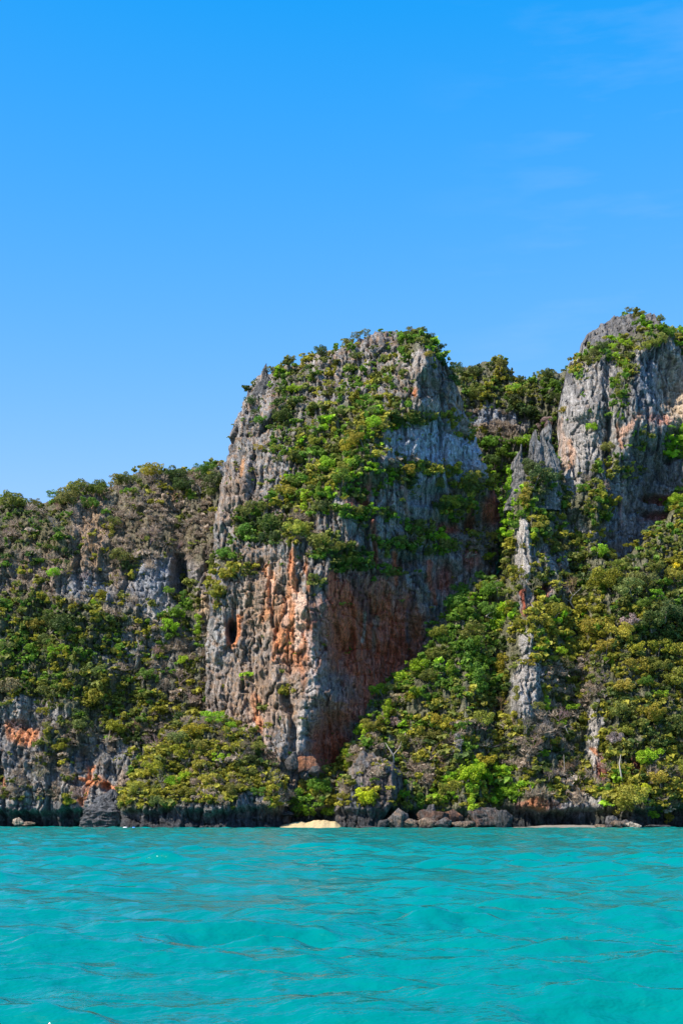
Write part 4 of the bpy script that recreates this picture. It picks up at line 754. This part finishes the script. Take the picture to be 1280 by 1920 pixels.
 (690, 1492, 17, 'y', 'dome'), (650, 1492, 10, 'o', 'dome'), (760, 1490, 10, 'b', 'dome'), (800, 1505, 14, 'o', 'dome'), (870, 1450, 22, 'b', 'dome'), (890, 1480, 18, 'b', 'dome'), (875, 1505, 14, 'b', 'tall'), (850, 1480, 18, 'o', 'dome'), (945, 1485, 11, 'b', 'dome'), (965, 1485, 13, 'b', 'dome'), (830, 1500, 14, 'o', 'dome'), (900, 1430, 18, 'o', 'dome'), (940, 1420, 16, 'o', 'dome'),
 (1275, 1068, 22, 'y', 'dome'), (1255, 1085, 14, 'o', 'dome'), (1210, 1100, 24, 'g', 'dome'), (1220, 1120, 14, 'b', 'layer'), (1140, 1090, 22, 'o', 'dome'), (1180, 1110, 20, 'g', 'dome'), (1160, 1065, 16, 'g', 'layer'), (1225, 1070, 14, 'g', 'dome'), (1190, 1140, 18, 'm', 'dome'), (1240, 1150, 22, 'd', 'dome'), (1275, 1160, 20, 'd', 'dome'), (1215, 1170, 20, 'd', 'dome'), (1260, 1190, 18, 'd', 'dome'), (1070, 1110, 22, 'w', 'twig'), (1060, 1100, 18, 'w', 'twig'),
 (1030, 1150, 18, 'o', 'dome'), (1010, 1170, 16, 'o', 'dome'), (1035, 1195, 18, 'o', 'dome'), (1085, 1165, 10, 'm', 'dome'), (1110, 1180, 18, 'o', 'dome'), (1130, 1150, 16, 'g', 'dome'), (1150, 1190, 20, 'o', 'dome'), (1175, 1170, 16, 'w', 'dome'), (1080, 1210, 18, 'o', 'dome'), (1060, 1220, 12, 'o', 'dome'), (1130, 1215, 16, 'o', 'dome'), (1180, 1220, 18, 'o', 'dome'), (1130, 1243, 9, 'b', 'dome'), (1040, 1225, 9, 'b', 'dome'), (1185, 1250, 18, 'o', 'dome'), (1230, 1215, 18, 'o', 'dome'), (1270, 1220, 16, 'o', 'dome'), (1235, 1250, 18, 'g', 'dome'), (1170, 1290, 18, 'o', 'dome'), (1210, 1280, 12, 'm', 'dome'), (1260, 1275, 20, 'o', 'dome'),
 (1020, 1320, 12, 'b', 'tall'), (1015, 1300, 14, 'o', 'tall'), (1070, 1330, 12, 'b', 'layer'), (1045, 1358, 9, 'b', 'dome'), (1160, 1335, 20, 'g', 'dome'), (1205, 1340, 20, 'o', 'dome'), (1240, 1320, 14, 'o', 'tall'), (1225, 1302, 11, 'b', 'layer'), (1180, 1370, 14, 'o', 'dome'), (1250, 1360, 20, 'g', 'dome'), (1210, 1418, 19, 'b', 'dome'), (1250, 1420, 16, 'o', 'tall'), (1270, 1440, 16, 'o', 'dome'), (985, 1360, 20, 'w', 'twig'), (1010, 1415, 10, 'b', 'dome'), (1065, 1430, 12, 'o', 'dome'), (1095, 1450, 10, 'o', 'dome'), (1175, 1490, 22, 'o', 'dome'), (1165, 1510, 16, 'o', 'dome'), (1200, 1480, 14, 'y', 'dome'), (1240, 1515, 14, 'b', 'dome'), (1270, 1490, 22, 'o', 'dome'), (1230, 1460, 16, 'o', 'dome'), (1135, 1485, 12, 'm', 'tall'), (1150, 1385, 14, 'w', 'dome')]

ORDER = [hillG, hillF, hillE, hillB, hillD, hillA, hillC]
def front_mass(px, py):
    for ms in ORDER:
        r = ms.at(px, py)
        if r is not None and r[2] > 0: return ms
    return None
trees, dry = [], []      # entries: px, py, r_px, kind, form, mass
for t in MAN:
    px, py, r_, k, f = t
    ms = front_mass(px, min(py+r_*0.8, 1540)) 
    if ms is None: ms = front_mass(px, py+r_*1.5)
    if ms is None: continue
    (dry if f == 'twig' else trees).append((px, py, r_, k, f, ms))
n_man = len(trees)
# further crowns where the woods are thick
rr = np.random.default_rng(21)
cand = 0
def free(px, py, r_, lst, f=0.85):
    for t in lst:
        if (t[0]-px)**2+(t[1]-py)**2 < (f*(t[2]+r_)*0.5)**2*4*0.5: return False
    return True
tries = 0
while len(trees) < 300 and tries < 40000:
    tries += 1
    px = rr.uniform(5, 1275); py = rr.uniform(620, 1520)
    ms = front_mass(px, py)
    if ms is None: continue
    dn = ms.density(np.array([px], np.float32), np.array([py], np.float32))[0]
    if rr.random() > dn**2: continue
    r_ = rr.uniform(9, 17)*(0.85 if py < 900 else 1)
    if not free(px, py, r_, trees): continue
    k = rr.choice(list(ms.kinds_at(px, py)))
    if k in 'wy': continue
    trees.append((px, py, r_, k, rr.choice(['dome', 'dome', 'layer', 'tall']), ms))
tries = 0
while len(dry) < 120 and tries < 30000:
    tries += 1
    px = rr.uniform(5, 1275); py = rr.uniform(880, 1500)
    ms = front_mass(px, py)
    if ms is None: continue
    dn = ms.density(np.array([px], np.float32), np.array([py], np.float32))[0]; ks = ms.kinds_at(px, py)
    if rr.random() > dn or 'w' not in ks or rr.random() > ks.count('w')/len(ks)*2: continue
    r_ = rr.uniform(9, 17)
    if not free(px, py, r_, dry) or not free(px, py, r_*0.5, trees, 0.6): continue
    dry.append((px, py, r_, 'w', 'twig', ms))

def base_label(px, py, r_, k, f, what):
    j = int(np.argmin(((LMA-(px, py))**2).sum(1)))
    sz = 'small' if r_ < 11 else ('large' if r_ > 17.5 else '')
    nm = {'dome': 'round tree', 'tall': 'upright tree', 'layer': 'flat-topped tree', 'twig': 'leafless shrub'}[f]
    if what == 'dry': return ' '.join(x for x in (sz, 'grey-brown', nm, LM[j][2]) if x)
    return ' '.join(x for x in (sz, KC[k][1], nm, LM[j][2]) if x)
ORD = ['first', 'second', 'third', 'fourth', 'fifth', 'sixth', 'seventh']; NUM = {3: 'three', 4: 'four', 5: 'five', 6: 'six', 7: 'seven'}
def finish_labels(lst, what):
    from collections import defaultdict
    g = defaultdict(list)
    for i, t in enumerate(lst): g[base_label(*t[:5], what)].append(i)
    out = [None]*len(lst)
    for lab, ids in g.items():
        if len(ids) == 1: out[ids[0]] = lab; continue
        ids.sort(key=lambda i: lst[i][0])
        if len(ids) == 2:
            a, b = ids
            if abs(lst[a][0]-lst[b][0]) >= abs(lst[a][1]-lst[b][1]): out[a], out[b] = lab+', left of two', lab+', right of two'
            else:
                if lst[a][1] > lst[b][1]: a, b = b, a
                out[a], out[b] = lab+', upper of two', lab+', lower of two'
        else:
            lab = lab.replace('the picture edge', 'the edge')
            for n_, i in enumerate(ids):
                out[i] = lab + (', leftmost' if n_ == 0 else ', rightmost' if n_ == len(ids)-1 else ', '+ORD[n_]+' from left')
    return out
def group_of(ms):
    return {'hill': 'trees on the left hill', 'saddle': 'trees on the saddle and in the gully', 'tower_cliff': 'trees on the right tower', 'cliff': 'trees on the central peak', 'forested_slope': 'trees on the forested slope', 'headland': 'trees on the low headland', 'outcrop': 'trees on the leaning outcrop'}[ms.name]
def place(t, lab, what):
    px, py, r_, k, f, ms = t
    a = ms.at(px, min(py+r_*0.75, 1540)) or ms.at(px, py)
    v, n, _ = a
    s = v[1]/F; r = r_*s*(1.12 if py < 800 else 1.48 if (px > 640 and py > 1050) else 1.3)
    # where the crown has to sit, seen in the place itself
    out_ = np.array((n[0], n[1]-0.3, 0.0)); out_ /= np.linalg.norm(out_)+1e-9
    root = v + np.array((0, 0.1, -0.3)); cz = r_*0.75*s+0.3 + (0.0)
    while len(lab.replace('-', ' ').split()) > 16: lab = lab.replace('small ', '').replace('large ', '') if lab.split()[0] in ('small', 'large') else lab.replace(' the ', ' ', 1)
    o = link('dry_shrub' if what == 'dry' else 'tree', None, loc=root.tolist())
    o.empty_display_size = 0.5
    tag(o, lab, 'shrub' if what == 'dry' else 'tree', group_of(ms).replace('trees', 'leafless shrubs') if what == 'dry' else group_of(ms))
    off = out_*r*0.42
    me = random.choice(FORMS[f]); zs = r*(1.05 if f == 'tall' else 0.88 if f == 'layer' else 0.95)
    c = link('twigs' if what == 'dry' else 'crown', me, o, (off[0], off[1], cz), (0, 0, random.uniform(0, 6.28)), (r, r*random.uniform(.85, 1.05), zs))
    col = np.array(KC[k][0])*random.uniform(0.8, 1.25)*np.array((random.uniform(.85, 1.2), 1, random.uniform(.7, 1.3)))
    c.color = (*col, 1)
    if what == 'dry':
        return
    h = cz + r*0.3
    tr = link('trunk', random.choice(TRUNKS), o, (0, 0, 0), None, (h, h, h))
    tr.rotation_euler = Vector((off[0], off[1], h)).to_track_quat('Z', 'Y').to_euler()
for lst, what in ((trees, 'tree'), (dry, 'dry')):
    labs = finish_labels(lst, what)
    for t, lab in zip(lst, labs): place(t, lab, what)
print('trees', len(trees), 'manual', n_man, 'dry', len(dry))

# the arching bare branch, the forked dead tree and pale trunks that show against the woods
def dead_limb(name, pts, rad, label, ms_px, cat='dead branch'):
    ms = front_mass(*ms_px); v = ms.at(*ms_px)[0]; Y = v[1]-2.5
    me = None; V, Fc = [], []
    for line, r0 in zip(pts, rad):
        W_ = [P(a, b, Y-1.2*math.sin(i)) for i, (a, b) in enumerate(line)]; i0 = len(V); k = 6
        for i, p in enumerate(W_):
            w = r0*(1-0.75*i/(len(W_)-1))
            for j in range(k): V.append((p[0]+w*math.cos(j*2*math.pi/k), p[1]+w*math.sin(j*2*math.pi/k), p[2]+w*0.6*math.sin(j*2*math.pi/k)))
        for s_ in range(len(W_)-1):
            for j in range(k): Fc.append((i0+s_*k+j, i0+s_*k+(j+1) % k, i0+(s_+1)*k+(j+1) % k, i0+(s_+1)*k+j))
    V = np.array(V); c0 = V[0].copy(); V -= c0
    me = new_mesh(name, V, np.array(Fc)); smooth(me); me.materials.append(DEAD)
    o = link(name, me, loc=c0.tolist()); tag(o, label, cat)
dead_limb('dead_branch', [[(911, 1155), (918, 1149), (928, 1145), (938, 1147)], [(912, 1156), (922, 1159), (934, 1162)]], [0.32, 0.2], 'pale arching bare branch on the green slope', (915, 1170))
dead_limb('dead_tree', [[(1075, 1140), (1068, 1128), (1072, 1115), (1062, 1100)], [(1068, 1128), (1058, 1122), (1050, 1108)], [(1072, 1118), (1085, 1106), (1092, 1098)], [(1062, 1132), (1050, 1130)]], [0.3, 0.2, 0.2, 0.15], 'pale forked dead tree right of the red hollow', (1070, 1135), 'dead tree')
dead_limb('dead_tree', [[(1166, 1470), (1163, 1450), (1160, 1432), (1163, 1415)]], [0.3], 'slim pale crooked trunk left of the dark red hollow by the shore', (1165, 1460), 'dead tree')
dead_limb('dead_tree', [[(1068, 1380), (1062, 1370), (1058, 1360)]], [0.26], 'short pale curved trunk left of the narrow grey rock strip', (1066, 1378), 'dead tree')
dead_limb('dead_tree', [[(1057, 1455), (1057, 1435), (1056, 1415)]], [0.2], 'thin straight pale trunk above the shingle strip', (1057, 1450), 'dead tree')
dead_limb('dead_tree', [[(738, 1430), (737, 1415), (728, 1402), (722, 1392)], [(737, 1415), (748, 1402), (752, 1390)]], [0.25, 0.15], 'dark slender bare tree above the leaning outcrop', (738, 1425), 'dead tree')
dead_limb('dead_tree', [[(377, 925), (374, 915), (366, 905)], [(374, 915), (380, 906)]], [0.22, 0.15], 'pale bare tree on the left hill top near the peak', (377, 925), 'dead tree')

# ---- uncountable undergrowth: one object per hillside
TPL = []
for i in range(6):
    q, rnd = crown_mesh('t', 900+i, ['dome', 'flat', 'dome', 'flat', 'tall', 'dome'][i], 60, 0.29, 6); TPL.append((q, rnd))
def twig_tpl(seed):
    r = np.random.default_rng(seed); k = 95
    p = r.normal(size=(k, 3)); p /= np.linalg.norm(p, axis=1, keepdims=True); p[:, 2] = np.abs(p[:, 2])*1.1-0.3; p *= r.uniform(0.25, 1.0, (k, 1))
    t = p*0.8+r.normal(0, 0.5, (k, 3)); t[:, 2] += 0.4; t /= np.linalg.norm(t, axis=1, keepdims=True)
    b = np.cross(t, r.normal(size=(k, 3))); b /= np.linalg.norm(b, axis=1, keepdims=True)
    L = r.uniform(0.2, 0.5, (k, 1)); w = r.uniform(0.02, 0.06, (k, 1))
    return np.stack([p-t*L, p+b*w, p+t*L, p-b*w], 1).reshape(-1, 3), r.random(k)
TWG = [twig_tpl(i) for i in range(5)]
for ms, nshr in ((hillA, 2400), (hillB, 1800), (hillC, 520), (hillD, 480), (hillE, 3600), (hillF, 850), (hillG, 90)):
    r = np.random.default_rng(ms.seed+50)
    H, Wd = ms.shape
    ii = r.integers(0, H, nshr*30); jj = r.integers(0, Wd, nshr*30)
    dens = ms.dens_flat.reshape(ms.shape)[ii, jj]; z = ms.V[ii, jj, 2]; d = ms.d[ii, jj]
    px = ms.x0+jj*ms.step; py = ms.y0+ii*ms.step
    clump = 0.55+0.9*sst(-0.3, 0.3, fbm(px/14., py/14., 2, ms.seed))
    ok = (r.random(len(ii)) < dens**1.3*clump*0.8+0.004) & (z > 6.2) & (d > -3) & (px > -90) & (px < 1380)
    sel = np.nonzero(ok)[0]
    Vs, Rs, Cs = [], [], []
    for k in sel:
        if len(Vs) >= nshr: break
        if hidden(ms, px[k], py[k], 6): continue
        v = ms.V[ii[k], jj[k]]; n = ms.N[ii[k], jj[k]]
        ks = ms.kinds_at(px[k], py[k]); kn = 0.5+1.1*float(perlin(px[k]/26, py[k]/22, ms.seed+7))+r.normal(0, 0.13)
        kd = ks[int(min(max(kn, 0), 0.999)*len(ks))]
        if kd == 'y': kd = 'o'
        if kd == 'b' and r.random() < 0.5: kd = 'm'
        q, rnd = (TWG[r.integers(0, 5)] if kd == 'w' and r.random() < 0.75 else TPL[r.integers(0, len(TPL))])
        s = 0.8+2.0*r.random()**1.6
        s *= (0.5 if dens[k] < 0.3 else 1.15 if ms is hillE else 1); a = r.uniform(0, 6.28); ca, sa = math.cos(a), math.sin(a)
        Q = q*np.array((s, s, s*r.uniform(0.65, 1.0))); X = Q[:, 0]*ca-Q[:, 1]*sa; Y = Q[:, 0]*sa+Q[:, 1]*ca
        Vs.append(np.stack([X, Y, Q[:, 2]], 1)+v+n*s*0.35); Rs.append(rnd)
        c = np.array(KC[kd][0])*r.uniform(0.75, 1.25); Cs.append(np.tile(c, (len(rnd), 1)))
    if not Vs: continue
    q = np.concatenate(Vs); me = new_mesh('undergrowth', q, np.arange(len(q)).reshape(-1, 4))
    at = me.attributes.new('rnd', 'FLOAT', 'FACE'); at.data.foreach_set('value', np.concatenate(Rs).astype(np.float32))
    vcol(me, 'col', np.concatenate(Cs), 'FACE'); me.materials.append(LEAF_V)
    o = link('undergrowth', me)
    tag(o, {'hill': 'green and grey-brown scrub covering the left hill', 'saddle': 'dark green scrub covering the saddle and gully between the peaks', 'tower_cliff': 'green scrub on the ledges of the right tower', 'cliff': 'green scrub on the ledges and face of the central peak',
            'forested_slope': 'thick olive and green undergrowth on the lower right slope', 'headland': 'olive bushes covering the low headland', 'outcrop': 'sparse scrub on the leaning outcrop'}[ms.name], 'undergrowth', kind='stuff')
    print(ms.name, len(Vs), len(q)//2)

# ---- two tiny floats on the water under the left cliff
def float_mesh(name, L, R, col):
    V, Fc = [], []; k = 10; st = [(-L/2, R*0.35), (-L*0.42, R*0.8), (-L*0.2, R), (L*0.2, R), (L*0.42, R*0.8), (L/2, R*0.35)]
    for x, w in st:
        for j in range(k): V.append((x, w*math.cos(j*2*math.pi/k), w*math.sin(j*2*math.pi/k)*0.8+R*0.4))
    for s_ in range(len(st)-1):
        for j in range(k): Fc.append((s_*k+j, s_*k+(j+1) % k, (s_+1)*k+(j+1) % k, (s_+1)*k+j))
    me = new_mesh(name, np.array(V), np.array(Fc)); smooth(me)
    m, n, l, p = mat(name+'_paint'); p.inputs['Base Color'].default_value = (*col, 1); p.inputs['Roughness'].default_value = 0.4; me.materials.append(m); return me
x, y, z = P(235, 1552, 372); tag(link('float', float_mesh('float', 1.1, 0.28, (0.8, 0.8, 0.78)), loc=(x, y, 0.05)), 'small white float on the water before the headland undercut', 'float')
x, y, z = P(251, 1554, 366); tag(link('float', float_mesh('float', 0.8, 0.3, (0.1, 0.35, 0.8)), loc=(x, y, 0.02)), 'small blue float on the water right of the white one', 'float')
